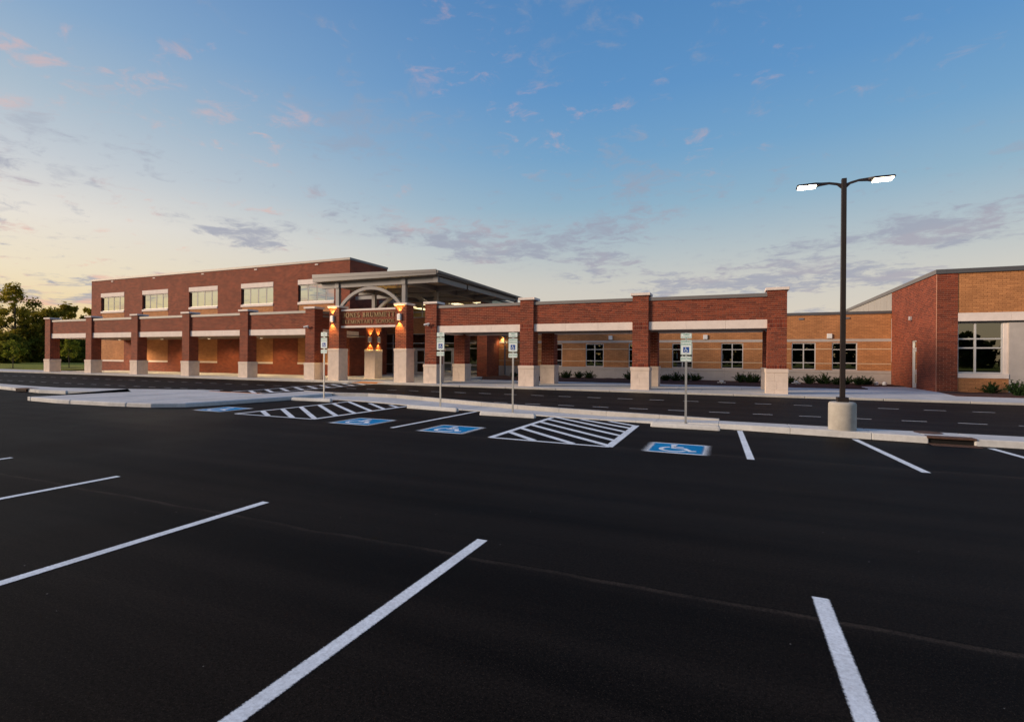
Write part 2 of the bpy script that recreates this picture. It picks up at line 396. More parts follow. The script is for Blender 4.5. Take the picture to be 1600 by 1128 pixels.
def clip_x(poly, a, b):
    for sgn, lim in ((1, a), (-1, -b)):
        out = []
        for i in range(len(poly)):
            p, q = poly[i], poly[(i + 1) % len(poly)]
            pin, qin = sgn * p[0] >= lim, sgn * q[0] >= lim
            if pin: out.append(p)
            if pin != qin:
                t = (sgn * lim - p[0]) / (q[0] - p[0]); out.append((sgn * lim, p[1] + t * (q[1] - p[1])))
        poly = out
        if len(poly) < 3: return []
    return poly
def wall_tiles(mb, x0, x1, z0, z1, y0, y1, holes):     # front wall (normal -y) with rectangular holes
    xs = sorted({x0, x1, *[h[0] for h in holes], *[h[1] for h in holes]}); zs = sorted({z0, z1, *[h[2] for h in holes], *[h[3] for h in holes]})
    for i in range(len(xs) - 1):
        run = None
        for j in range(len(zs) - 1):
            cx, cz = (xs[i] + xs[i + 1]) / 2, (zs[j] + zs[j + 1]) / 2
            solid = not any(h[0] < cx < h[1] and h[2] < cz < h[3] for h in holes)
            if solid: run = (run[0] if run else zs[j], zs[j + 1])
            if run and (not solid or j == len(zs) - 2):
                mb.box(xs[i], xs[i + 1], y0, y1, run[0], run[1]); run = None
    return mb
SW = 0.154          # sidewalk level above the lot

# ================================================================== GROUND
mb = MB(); N = 24; 
mb.face([(-900, -700, -0.06), (900, -700, -0.06), (900, 900, -0.06), (-900, 900, -0.06)])
ground = struct(mb.build('ground', 'grass'))
NEAR = [(-95, 15.2), (-38, 15.0), (-31, 14.3), (-25, 16.0), (-20, 16.4), (-16, 17.5), (-11, 17.0), (-5, 15.7), (1, 14.7), (5, 14.45), (80, 14.45)]
mb = MB()
for (xa, ya), (xb, yb) in zip(NEAR, NEAR[1:]):
    mb.face([(xa, -60, 0), (xb, -60, 0), (xb, yb, 0), (xa, ya, 0)])
lot = struct(mb.build('parking_lot', 'asphalt'))
mb = MB()
for (xa, ya), (xb, yb) in zip(NEAR, NEAR[1:]):
    mb.face([(xa, ya, 0), (xb, yb, 0), (xb, 20.0, 0), (xa, 20.0, 0)])
mb.face([(-95, 20.0, 0), (80, 20.0, 0), (80, 27.1, 0.06), (-95, 27.1, 0.06)])
road = struct(mb.build('road', 'road_asphalt'))
def road_z(x, y): return 0.005 + 0.06 * max(0.0, (y - 20.0) / 7.1)
MZ = 0.004

# lawn beyond the road at the left and behind the school
mb = MB(); rng = random.Random(4)
gx = [-400, -300, -220, -170, -140, -120, -105, -95, -85, -76, -66.4]; gy = [30.6, 36, 42, 50, 60, 75, 95, 120, 170, 260]
H = {}
for i, x in enumerate(gx):
    for j, y in enumerate(gy):
        far = max(0.0, (-x - 78) / 40) ; H[i, j] = 0.14 + (min(1.2, far * 0.45) if j > 0 else 0) + rng.uniform(-0.03, 0.05) * (j > 0 and i < 9)
for i in range(len(gx) - 1):
    for j in range(len(gy) - 1):
        mb.face([(gx[i], gy[j], H[i, j]), (gx[i + 1], gy[j], H[i + 1, j]), (gx[i + 1], gy[j + 1], H[i + 1, j + 1]), (gx[i], gy[j + 1], H[i, j + 1])])
lawn = struct(mb.build('lawn', 'grass', smooth=True))

# ---- sidewalk in slabs with open joints, kerb in lengths
sidewalk = struct(bpy.data.objects.new('sidewalk', None)); COL.objects.link(sidewalk)
def slabs(poly, step, z0, z1, parent, name='slab', mat='concrete', x_from=None, gap=0.012, bevel=0.006):
    xs = [p[0] for p in poly]; a = min(xs); b = max(xs); n = max(1, round((b - a) / step)); d = (b - a) / n
    for i in range(n):
        pc = clip_x(poly, a + i * d + gap / 2, a + (i + 1) * d - gap / 2)
        if len(pc) >= 3:
            o = MB().prism(pc, z0, z1).build(name, mat, parent, bevel)
RAMP = (-23.15, -20.85)
for xa, xb in ((-95, RAMP[0]), (RAMP[1], 60)):
    slabs([(xa, 27.21), (xb, 27.21), (xb, 30.60), (xa, 30.60)], 3.27, -0.05, SW, sidewalk)
slabs([(-61.6, 30.612), (-30.4, 30.612), (-30.4, 34.95), (-61.6, 34.95)], 3.27, -0.05, SW, sidewalk)
slabs([(-30.388, 30.612), (-19.5, 30.612), (-19.5, 42.2), (-30.388, 42.2)], 3.3, -0.05, SW, sidewalk)
slabs([(-19.488, 30.612), (7.2, 30.612), (7.2, 35.1), (-19.488, 35.1)], 3.27, -0.05, SW, sidewalk)
slabs([(7.212, 30.612), (9.75, 30.612), (10.1, 33.9), (10.1, 39.6), (7.4, 38.7), (7.212, 35.1)], 3.2, -0.05, SW, sidewalk)
slabs([(RAMP[0] + .012, 28.3), (RAMP[1] - .012, 28.3), (RAMP[1] - .012, 30.60), (RAMP[0] + .012, 30.60)], 3.0, -0.05, SW, sidewalk)
MB().hexa([(RAMP[0] + .012, 26.98, -.05), (RAMP[1] - .012, 26.98, -.05), (RAMP[1] - .012, 28.29, -.05), (RAMP[0] + .012, 28.29, -.05)],
          [(RAMP[0] + .012, 26.98, .072), (RAMP[1] - .012, 26.98, .072), (RAMP[1] - .012, 28.29, SW), (RAMP[0] + .012, 28.29, SW)]).build('ramp_slab', 'concrete', sidewalk)
def tactile(x0, x1, y0, y1, za, zb, name):
    m = MB(); m.hexa([(x0, y0, za - .03), (x1, y0, za - .03), (x1, y1, zb - .03), (x0, y1, zb - .03)], [(x0, y0, za), (x1, y0, za), (x1, y1, zb), (x0, y1, zb)])
    nx = int((x1 - x0) / 0.12); ny = int((y1 - y0) / 0.12)
    for i in range(nx):
        for j in range(ny):
            cx = x0 + (i + .5) * (x1 - x0) / nx; cy = y0 + (j + .5) * (y1 - y0) / ny; zz = za + (zb - za) * (cy - y0) / (y1 - y0)
            m.hexa([(cx - .03, cy - .03, zz), (cx + .03, cy - .03, zz), (cx + .03, cy + .03, zz), (cx - .03, cy + .03, zz)],
                   [(cx - .018, cy - .018, zz + .008), (cx + .018, cy - .018, zz + .008), (cx + .018, cy + .018, zz + .008), (cx - .018, cy + .018, zz + .008)])
    return m.build(name, 'tactile')
t1 = tag(tactile(-23.0, -21.0, 27.12, 28.02, 0.086, 0.142, 'tactile_pad'), 'orange tactile warning pad on the sidewalk ramp by the entrance columns', 'tactile pad')
kerb = struct(bpy.data.objects.new('kerb', None)); COL.objects.link(kerb)
for xa, xb in ((-95, RAMP[0]), (RAMP[1], 60)):
    n = round((xb - xa) / 3.05); d = (xb - xa) / n
    for i in range(n): MB().box(xa + i * d + .005, xa + (i + 1) * d - .005, 27.0, 27.2, -.1, SW + .002).build('kerb_length', 'kerb_concrete', kerb, 0.025)

# ---- island between lot and road: low flush walk at the accessible bays, kerb height further right
ISL = [(-16.6, 16.3, 18.35), (-15.16, 16.85, 18.7), (-13.9, 16.81, 18.75), (-10.98, 16.13, 17.85), (-8.5, 15.56, 17.0), (-7.1, 15.46, 16.6), (-5.55, 15.1, 16.2),
       (-2.3, 14.81, 15.6), (-0.04, 14.44, 15.15), (1.93, 14.18, 14.95), (4.05, 13.96, 14.9), (9, 13.96, 14.9), (60, 13.96, 14.9)]
def isl(x):
    for (xa, na, fa), (xb, nb, fb) in zip(ISL, ISL[1:]):
        if x <= xb:
            t = (x - xa) / (xb - xa); return na + t * (nb - na), fa + t * (fb - fa)
    return ISL[-1][1], ISL[-1][2]
def isl_z(x): return 0.03 + 0.12 * min(1, max(0, (x + 3.0) / 3.2))
island = struct(bpy.data.objects.new('island_pavement', None)); COL.objects.link(island)
xs = [-16.6 + 1.63 * i for i in range(14)]; xs += [xs[-1] + 3.05 * (i + 1) for i in range(17)]
for i, (xa, xb) in enumerate(zip(xs, xs[1:])):
    xa += .003; xb -= .003
    if xa < 3.95 and xb > 4.9: pass
    na, fa = isl(xa); nb, fb = isl(xb); za, zb = isl_z(xa), isl_z(xb)
    if 3.0 < xa < 6.0 or 3.0 < xb < 6.0:   # leave room for the inlet
        parts = [(xa, min(xb, 3.98)), (max(xa, 4.78), xb)]
        for pa, pb in parts:
            if pb - pa > .05:
                MB().hexa([(pa, isl(pa)[0], -.08), (pb, isl(pb)[0], -.08), (pb, isl(pb)[1], -.08), (pa, isl(pa)[1], -.08)],
                          [(pa, isl(pa)[0] + .02, .15), (pb, isl(pb)[0] + .02, .15), (pb, isl(pb)[1], .15), (pa, isl(pa)[1], .15)]).build('slab', 'concrete', island, 0.02)
        continue
    MB().hexa([(xa, na, -.08), (xb, nb, -.08), (xb, fb, -.08), (xa, fa, -.08)],
              [(xa, na + .02, za), (xb, nb + .02, zb), (xb, fb, zb), (xa, fa, za)]).build('slab', 'concrete', island, 0.006 if za < .1 else 0.012)
box('slab', 'concrete', island, 3.99, 4.77, 14.25, 14.9, -.08, .149)
ks = [-18.7] + xs[:11]
for xa, xb in zip(ks, ks[1:]):              # raised kerb on the road side
    fa = isl(max(xa, -16.6))[1] + (0.35 if xa < -17 else 0); fb = isl(xb)[1]
    MB().hexa([(xa + .002, fa + .006, -.08), (xb - .002, fb + .006, -.08), (xb - .002, fb + .20, -.08), (xa + .002, fa + .20, -.08)],
              [(xa + .002, fa + .02, .17), (xb - .002, fb + .02, .17), (xb - .002, fb + .20, .17), (xa + .002, fa + .20, .17)]).build('kerb_length', 'kerb_concrete', island, 0.008)

# ---- wide concrete corner (plaza) and the long kerb strip left of it
plaza = struct(bpy.data.objects.new('plaza_pavement', None)); COL.objects.link(plaza)
PLZ = [(-25.3, 11.15), (-23.0, 11.0), (-20.2, 11.18), (-18.4, 11.5), (-17.5, 12.1), (-17.2, 13.0), (-17.05, 14.0), (-16.85, 15.2), (-16.75, 16.1), (-16.63, 18.35),
       (-18.7, 18.75), (-18.85, 16.55), (-22.6, 16.55), (-22.6, 17.35), (-24.2, 17.0), (-27.2, 15.9), (-27.9, 13.75), (-26.3, 14.2), (-24.8, 14.9), (-25.1, 13.6), (-25.25, 12.6)]
def bevelled(poly, z0, z1, inset=0.07, drop=0.06):
    return poly
slabs(PLZ, 2.75, -0.08, 0.15, plaza, bevel=0.045)
MB().hexa([(-22.59, 16.56, -.05), (-18.86, 16.56, -.05), (-18.86, 17.4, -.05), (-22.59, 17.4, -.05)],
          [(-22.59, 16.56, .148), (-18.86, 16.56, .148), (-18.86, 17.4, .035), (-22.59, 17.4, .035)]).build('ramp_slab', 'concrete', plaza)
t2 = tag(tactile(-22.4, -19.1, 16.62, 17.3, 0.155, 0.068, 'tactile_pad'), 'orange tactile warning pad on the wide concrete corner across the road', 'tactile pad')
slabs([(-95, 14.6), (-36, 14.5), (-34.6, 14.15), (-29.8, 13.55), (-27.95, 13.7), (-27.25, 15.88), (-30.9, 14.95), (-33.7, 15.05), (-37.7, 15.45), (-95, 15.5)], 3.0, -0.08, 0.15, plaza, bevel=0.03)

# ---- mulch beds
def bed(name, poly, n=0.45, z=0.17, seed=1):
    rg = random.Random(seed); x0 = min(p[0] for p in poly); x1 = max(p[0] for p in poly)
    bm = bmesh.new(); vs = [bm.verts.new((p[0], p[1], 0.10)) for p in poly]; f = bm.faces.new(vs)
    r = bmesh.ops.extrude_face_region(bm, geom=[f]); 
    for v_ in r['geom']:
        if isinstance(v_, bmesh.types.BMVert): v_.co.z = z
    top = [ff for ff in bm.faces if all(abs(v_.co.z - z) < 1e-5 for v_ in ff.verts)]
    y0 = min(p[1] for p in poly); y1 = max(p[1] for p in poly)
    geom = lambda: [*bm.verts, *bm.edges, *bm.faces]
    k = x0 + n
    while k < x1: bmesh.ops.bisect_plane(bm, geom=geom(), plane_co=(k, 0, 0), plane_no=(1, 0, 0)); k += n
    k = y0 + n
    while k < y1: bmesh.ops.bisect_plane(bm, geom=geom(), plane_co=(0, k, 0), plane_no=(0, 1, 0)); k += n
    for v_ in bm.verts:
        if v_.co.z > z - .001: v_.co.z += rg.uniform(-.025, .045); v_.co.y += rg.uniform(-.03, .03) * 0
    me = bpy.data.meshes.new(name); bm.to_mesh(me); bm.free(); me.materials.append(MATS['mulch'])
    for p in me.polygons: p.use_smooth = True
    o = bpy.data.objects.new(name, me); COL.objects.link(o); return struct(o)
bed('mulch_bed', [(-19.4, 39.2), (-17.4, 35.12), (7.17, 35.12), (7.38, 38.72), (10.05, 39.65), (10.05, 42.98), (-19.4, 42.98)], seed=2)
bed('mulch_bed', [(9.78, 30.63), (60, 30.63), (60, 34.45), (10.12, 34.45), (10.12, 33.9)], seed=3)

# ================================================================== PAINTED MARKINGS (pieces of the lot and the road)
def line(name, a, b, wid, parent, mat='white_paint', z=MZ):
    return MB().strip(a, b, wid * 1.22, z).build(name, mat, parent)
for x in (0.63, -2.255, -5.275, -8.365, -11.52, -14.6, 3.6):
    y1 = 4.52 + 0.03 * max(0, -x)
    line('stall_line', (x, y1), (x, -1.5), 0.105, lot)
for (a, b) in (((0.20, 14.28), (0.33, 10.26)), ((2.60, 13.93), (2.90, 10.27)), ((4.95, 13.72), (5.35, 10.2)), ((7.6, 13.9), (8.0, 10.2)), ((-7.84, 15.40), (-7.95, 10.89))):
    line('stall_line', a, b, 0.12, lot)
def hatch(left, right, bars, near, parent):
    line('bay_line', left[0], left[1], 0.14, parent); line('bay_line', right[0], right[1], 0.16, parent); line('bay_line', near[0], near[1], 0.10, parent, z=MZ + .001)
    for a, b in bars: line('hatch_bar', a, b, 0.15, parent, z=MZ + .0015)
hatch(((-5.01, 10.55), (-5.0, 14.93)), ((-2.30, 10.46), (-2.36, 14.15)),
      [((-4.96, 11.53), (-3.97, 10.58)), ((-5.0, 12.33), (-3.08, 10.55)), ((-5.0, 13.07), (-2.34, 10.62)), ((-5.0, 13.76), (-2.36, 11.33)), ((-4.99, 14.44), (-2.36, 12.08)),
       ((-4.92, 15.03), (-2.37, 12.76)), ((-4.1, 14.85), (-2.37, 13.48)), ((-3.23, 14.75), (-2.38, 14.05))], ((-5.01, 10.55), (-2.28, 10.46)), lot)
hatch(((-14.2, 11.42), (-14.1, 16.55)), ((-11.06, 11.40), (-10.95, 15.95)),
      [((-14.15, 12.38), (-12.89, 11.48)), ((-14.12, 13.17), (-11.88, 11.45)), ((-14.10, 13.97), (-11.07, 11.5)), ((-14.1, 14.85), (-11.05, 12.36)), ((-14.1, 15.58), (-11.03, 13.17)),
       ((-14.08, 16.45), (-11.0, 13.95)), ((-12.94, 16.3), (-11.0, 14.65)), ((-11.75, 16.0), (-11.0, 15.42))], ((-14.2, 11.42), (-11.06, 11.40)), lot)

def thick(pts, wid):
    out = []; pts = [Vector(p) for p in pts]
    L_, Rr = [], []
    for i, p in enumerate(pts):
        d0 = (p - pts[i - 1]).normalized() if i else (pts[1] - p).normalized()
        d1 = (pts[i + 1] - p).normalized() if i < len(pts) - 1 else d0
        n = Vector((-(d0 + d1).y, (d0 + d1).x)).normalized(); k = 1 / max(0.5, n.dot(Vector((-d1.y, d1.x))))
        L_.append(p + n * wid / 2 * k); Rr.append(p - n * wid / 2 * k)
    for i in range(len(pts) - 1): out.append([Rr[i], Rr[i + 1], L_[i + 1], L_[i]])
    return out
def isa_polys(wid=0.075):
    polys = [[Vector((.40 + .075 * math.cos(a * math.pi / 7), .875 + .075 * math.sin(a * math.pi / 7))) for a in range(14)]]
    polys += thick([(.40, .79), (.43, .47), (.66, .47), (.79, .20), (.90, .245)], wid)
    polys += thick([(.42, .63), (.62, .63)], wid * .9)
    polys += thick([(.44 + .255 * math.cos(R(a)), .33 + .255 * math.sin(R(a))) for a in range(112, 345, 12)], wid * .95)
    return polys
def isa_mark(cx, cy, wx, wy, parent):
    m = MB(); m.strip((cx, cy - wy / 2), (cx, cy + wy / 2), wx * 1.03, MZ)
    pan = m.build('symbol_panel', 'white_paint', parent)
    m = MB(); m.strip((cx, cy - wy * .43), (cx, cy + wy * .43), wx * .80, MZ + .002); m.build('blue_field', 'blue_paint', pan)
    m = MB(); m.uv = []
    for p in isa_polys(0.10):
        pts = [(cx + (q.x - .5) * wx * .74, cy + (q.y - .5) * wy * .80, MZ + .004) for q in p]
        m.face(pts); m.uv += [(.5, .5)] * len(pts)
    m.build('wheelchair_symbol', 'white_paint', pan)
for cx, cy, wx, wy in ((-1.0, 10.9, 1.27, 1.20), (-6.46, 11.35, 1.38, 1.25), (-9.43, 11.62, 1.45, 1.3), (-15.75, 12.22, 1.42, 1.3)): isa_mark(cx, cy, wx, wy, lot)
rng = random.Random(9)
for y, x0, per in ((23.05, 5.03, 1.385), (18.92, 4.72, 1.355)):
    for i in range(-58, 14):
        x = x0 + i * per
        if -23.6 < x < -20.6 and y > 22: pass
        line('lane_dash', (x, y + rng.uniform(-.015, .015)), (x + 0.63 + rng.uniform(-.04, .04), y + rng.uniform(-.015, .015)), 0.085, road, 'dash_paint', road_z)
line('crossing_line', (-22.95, 18.0), (-23.25, 26.95), 0.12, road, z=road_z); line('crossing_line', (-20.95, 17.5), (-21.1, 26.95), 0.12, road, z=road_z)
for i in range(9):
    y = 19.0 + i * 1.02; line('crossing_bar', (-23.0 - .03 * i, y + .35), (-21.0 - .01 * i, y - 1.05), 0.2, road, z=lambda x, y: road_z(x, y) + .002)

# ================================================================== BRICK LAYING
_unit = {}
def brick_unit(mat):
    if mat not in _unit:
        m = MB().box(-.5, .5, -.5, .5, -.5, .5); _unit[mat] = m.mesh('brick', mat)
    return _unit[mat]
def put_brick(c, s, mat, parent, name='brick'):
    o = bpy.data.objects.new(name, brick_unit(mat)); COL.objects.link(o); o.parent = parent; o.location = c; o.scale = s; return o
J = 0.015
def courses(a0, a1, z0, z1, rows=None, blen=0.305, ch=0.1016, shift=0.0):
    n = rows or max(1, round((z1 - z0) / ch)); h = (z1 - z0) / n
    for r in range(n):
        off = (blen / 2 if r % 2 else 0) + shift
        k = math.floor((a0 - off) / blen); x = off + k * blen
        while x < a1 - .01:
            p, q = max(x, a0), min(x + blen, a1)
            if q - p > .04: yield (p + J / 2, q - J / 2, z0 + r * h + J / 2, z0 + (r + 1) * h - J / 2)
            x += blen
def soldiers(a0, a1, z0, z1, rows=1):
    n = max(1, round((a1 - a0) / 0.1016)); d = (a1 - a0) / n; h = (z1 - z0) / rows
    for r in range(rows):
        for i in range(n): yield (a0 + i * d + J / 2, a0 + (i + 1) * d - J / 2, z0 + r * h + J / 2, z0 + (r + 1) * h - J / 2)
def shaft_pattern(a0, a1, z_ped, z_band0, z_band1, z_top):
    yield from soldiers(a0, a1, z_ped, z_ped + .2); yield from courses(a0, a1, z_ped + .2, z_band0, shift=a0)
    yield from soldiers(a0, a1, z_band0, z_band1, 2); yield from courses(a0, a1, z_band1, z_top, shift=a0)
PR = 0.010           # brick faces stand proud of the joints

Z_PED, Z_BB, Z_BT, Z_CB, Z_CT, Z_CAP = 1.358, 3.359, 3.783, 4.90, 5.084, 5.33
CW, CD = 0.854, 0.80
def pedestal(parent, x, y, z1=Z_PED, mat='pedestal_stone'):
    m = MB(); e = .05; zc = z1 - .19
    hts = [0.10]; z = SW + .27
    p = box('pedestal', mat, parent, x - e, x + CW + e, y - e, y + CD + e, .10, z1, bevel=.012)
    zz = [0.10, SW + .20]; h = (zc - zz[1]) / max(1, round((zc - zz[1]) / .42)); 
    q = zz[1] + h
    while q < zc - .05: zz.append(q); q += h
    zz.append(zc)
    for i, (a, b) in enumerate(zip(zz, zz[1:])):
        mid = x + CW * (.5 if i % 2 else .38)
        for xa, xb in ((x - e - .008, mid), (mid, x + CW + e + .008)):
            MB().box(xa + .003, xb - .003, y - e - .008, y + CD + e + .008, a + .003, b - .003).build('block', mat, p, .006)
    MB().box(x - e - .03, x + CW + e + .03, y - e - .03, y + CD + e + .03, zc + .004, z1 + .004).build('ledge', mat, p, .02)
    return p
def cap(parent, x, y, z1=Z_CAP): return box('cap', 'stone', parent, x - .09, x + CW + .09, y - .09, y + CD + .09, z1 - .14, z1, bevel=.015)
def column_plain(parent, x, y, z_ped=Z_PED, z_top=Z_CAP):
    c = box('column', 'red_brick_wall', parent, x, x + CW, y, y + CD, z_ped - .02, z_top - .14)
    pedestal(c, x, y, z_ped); cap(c, x, y, z_top); return c
def column_laid(parent, x, y, single=False):
    c = MB().box(x + PR, x + CW - PR, y + PR, y + CD - PR, Z_PED - .02, Z_CAP - .14).build('column', 'red_mortar', parent)
    pedestal(c, x, y); cap(c, x, y)
    zt = Z_CAP - .14; m = MB()
    for a, b, z0, z1 in shaft_pattern(x, x + CW, Z_PED + .006, Z_BB, Z_BT, zt):
        if single: put_brick(((a + b) / 2, y + .03, (z0 + z1) / 2), (b - a, .06, z1 - z0), 'red_brick_piece', c)
        else: m.box(a, b, y, y + .06, z0, z1)
        m.box(a, b, y + CD - .06, y + CD, z0, z1)
    for a, b, z0, z1 in shaft_pattern(y + .065, y + CD - .065, Z_PED + .006, Z_BB, Z_BT, zt):
        m.box(x, x + .06, a, b, z0, z1); m.box(x + CW - .06, x + CW, a, b, z0, z1)
    m.build('bricks', 'red_brick_piece', c, kind='stuff'); return c

# ================================================================== COVERED WALKWAYS
XR = [-18.0315 + 6.5433 * i for i in range(4)]; XL = [-60.875 + 6.5686 * i for i in range(6)]
YF, YB = 28.14, 31.9
def stone_band(parent, x0, x1, y0, y1, joints):
    d = (x1 - x0) / joints
    for i in range(joints): MB().box(x0 + i * d + .003, x0 + (i + 1) * d - .003, y0, y1, Z_BB, Z_BT).build('stone_band', 'stone', parent, .004)
rw = thing('covered_walkway', 'red brick covered walkway on stone pedestals right of the school entrance', 'walkway', (XR[0], YF, SW))
for i, x in enumerate(XR):
    column_laid(rw, x, YF, single=(i == 3)); column_laid(rw, x, YB)
for i in range(3):
    xa, xb = XR[i] + CW, XR[i + 1]; yf = YF + .13
    for (yy, front) in ((yf, True), (YB + .13, False)):
        fz = MB().box(xa + .001, xb - .001, yy + PR, yy + .5, Z_BT + .002, Z_CB).build('frieze', 'red_mortar' if front else 'red_brick_wall', rw)
        if front:
            m = MB()
            for a, b, z0, z1 in courses(xa + .004, xb - .004, Z_BT + .004, Z_CB - .002, rows=11, shift=xa):
                if i == 2: put_brick(((a + b) / 2, yy + .03, (z0 + z1) / 2), (b - a, .06, z1 - z0), 'red_brick_piece', fz)
                else: m.box(a, b, yy, yy + .06, z0, z1)
            if i < 2: m.build('bricks', 'red_brick_piece', fz, kind='stuff')
        stone_band(rw, xa + .001, xb - .001, yy - .02, yy + .52, 3)
        MB().box(xa + .001, xb - .001, yy - .05, yy + .56, Z_CB + .002, Z_CT).build('coping', 'coping_metal', rw, .008)
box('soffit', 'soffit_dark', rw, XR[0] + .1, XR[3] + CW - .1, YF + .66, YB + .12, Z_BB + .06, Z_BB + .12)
box('roof_deck', 'coping_metal', rw, XR[0] + .1, XR[3] + CW - .1, YF + .60, YB + .12, Z_CB - .25, Z_CB - .1)
for x in (XR[0], XR[3]):     # end beams
    box('end_beam', 'red_brick_wall', rw, x + .15, x + CW - .15, YF + CD + .002, YB - .002, Z_BT + .002, Z_CB)
    box('end_band', 'stone', rw, x + .12, x + CW - .12, YF + CD + .002, YB - .002, Z_BB, Z_BT, bevel=.004)
    box('end_coping', 'coping_metal', rw, x + .08, x + CW - .08, YF + CD + .002, YB - .002, Z_CB + .002, Z_CT, bevel=.008)

lw = thing('covered_walkway', 'long red brick covered walkway along the two-storey wing left of the entrance', 'walkway', (XL[0], YF, SW))
for x in XL: column_plain(lw, x, YF)
for i in range(5):
    xa, xb = XL[i] + CW, XL[i + 1]; yy = YF + .13
    box('frieze', 'red_brick_wall', lw, xa + .001, xb - .001, yy, yy + .5, Z_BT + .002, Z_CB)
    stone_band(lw, xa + .001, xb - .001, yy - .02, yy + .52, 3)
    MB().box(xa + .001, xb - .001, yy - .05, yy + .56, Z_CB + .002, Z_CT).build('coping', 'coping_metal', lw, .008)
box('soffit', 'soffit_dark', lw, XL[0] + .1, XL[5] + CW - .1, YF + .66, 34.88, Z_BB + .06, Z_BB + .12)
box('roof_deck', 'coping_metal', lw, XL[0] + .1, XL[5] + CW - .1, YF + .60, 34.88, Z_CB - .25, Z_CB - .1)
for x, yend in ((XL[0], 34.5), (XL[5], 33.0)):
    box('end_beam', 'red_brick_wall', lw, x + .15, x + CW - .15, YF + CD + .002, yend, Z_BT + .002, Z_CB)
    box('end_band', 'stone', lw, x + .12, x + CW - .12, YF + CD + .002, yend, Z_BB, Z_BT, bevel=.004)
    box('end_coping', 'coping_metal', lw, x + .08, x + CW - .08, YF + CD + .002, yend, Z_CB + .002, Z_CT, bevel=.008)

for i in range(5):
    for k in ((XL[i] + XL[i + 1] + CW) / 2,):
        sd_ = MB().tube([(k, 32.6, Z_BB - .03), (k, 32.6, Z_BB + .058)], .13, 14).build('soffit_lamp', 'white_plastic', lw)
        MB().tube([(k, 32.6, Z_BB - .036), (k, 32.6, Z_BB - .031)], .10, 14).build('lamp_lens', 'soffit_glow', sd_)
        l = bpy.data.lights.new('soffit_light', 'SPOT'); l.energy = 620; l.color = (1.0, .68, .34); l.spot_size = R(150); l.spot_blend = .6; l.shadow_soft_size = .1
        lo = bpy.data.objects.new('soffit_light', l); COL.objects.link(lo); lo.location = (k, 32.6, Z_BB - .06); adopt(lo, lw)

# ================================================================== ENTRANCE CANOPY WITH SIGN WALL
ec = thing('entrance_canopy', 'entrance canopy with grey sloped roof, steel arches and brick sign wall', 'canopy', (-22.7, YF, SW))
XE = (-25.85, -20.30); ZE = 2.36
for y in (YF, 32.05):
    for x in XE: column_plain(ec, x, y, ZE, Z_CAP)
sx0, sx1, sy = XE[0] + CW, XE[1], YF + .25
sign_wall = box('sign_wall', 'red_brick_wall', ec, sx0 + .001, sx1 - .001, sy, sy + .40, 3.93, 4.95)
box('stone_band', 'stone', ec, sx0 + .001, sx1 - .001, sy - .05, sy + .45, 3.80, 3.928, bevel=.01)
box('stone_band', 'stone', ec, sx0 + .001, sx1 - .001, sy - .05, sy + .45, 4.952, 5.08, bevel=.01)
# serif capitals cut as plates
T, t_ = 0.17, 0.075
def stem(x, y0=0.0, y1=1.0, w_=T, ser=True):
    q = [[(x, y0), (x + w_, y0), (x + w_, y1), (x, y1)]]
    if ser:
        if y0 == 0: q.append([(x - .10, 0), (x + w_ + .10, 0), (x + w_ + .10, .05), (x - .10, .05)])
        if y1 == 1: q.append([(x - .10, .95), (x + w_ + .10, .95), (x + w_ + .10, 1), (x - .10, 1)])
    return q
def hbar(x0, x1, y, tick=0):
    q = [[(x0, y), (x1, y), (x1, y + t_), (x0, y + t_)]]
    if tick: q.append([(x1 - .06, y + (t_ if tick > 0 else -.14)), (x1, y + (t_ if tick > 0 else -.14)), (x1, y + (t_ + .14 if tick > 0 else 0)), (x1 - .06, y + (t_ + .14 if tick > 0 else 0))])
    return q
def diag(x0, y0, x1, y1, w_): return [[(x0, y0), (x0 + w_, y0), (x1 + w_, y1), (x1, y1)]]
def bowl(cx, cy, rx, ry, a0, a1, n=16, thick_=T):
    q = []
    for i in range(n):
        pts = []
        for k in (i, i + 1):
            a = R(a0 + (a1 - a0) * k / n); wd = t_ + (thick_ - t_) * abs(math.cos(a))
            pts.append(((cx + rx * math.cos(a), cy + ry * math.sin(a)), (cx + (rx - wd) * math.cos(a), cy + (ry - wd * .75) * math.sin(a))))
        q.append([pts[0][0], pts[1][0], pts[1][1], pts[0][1]])
    return q
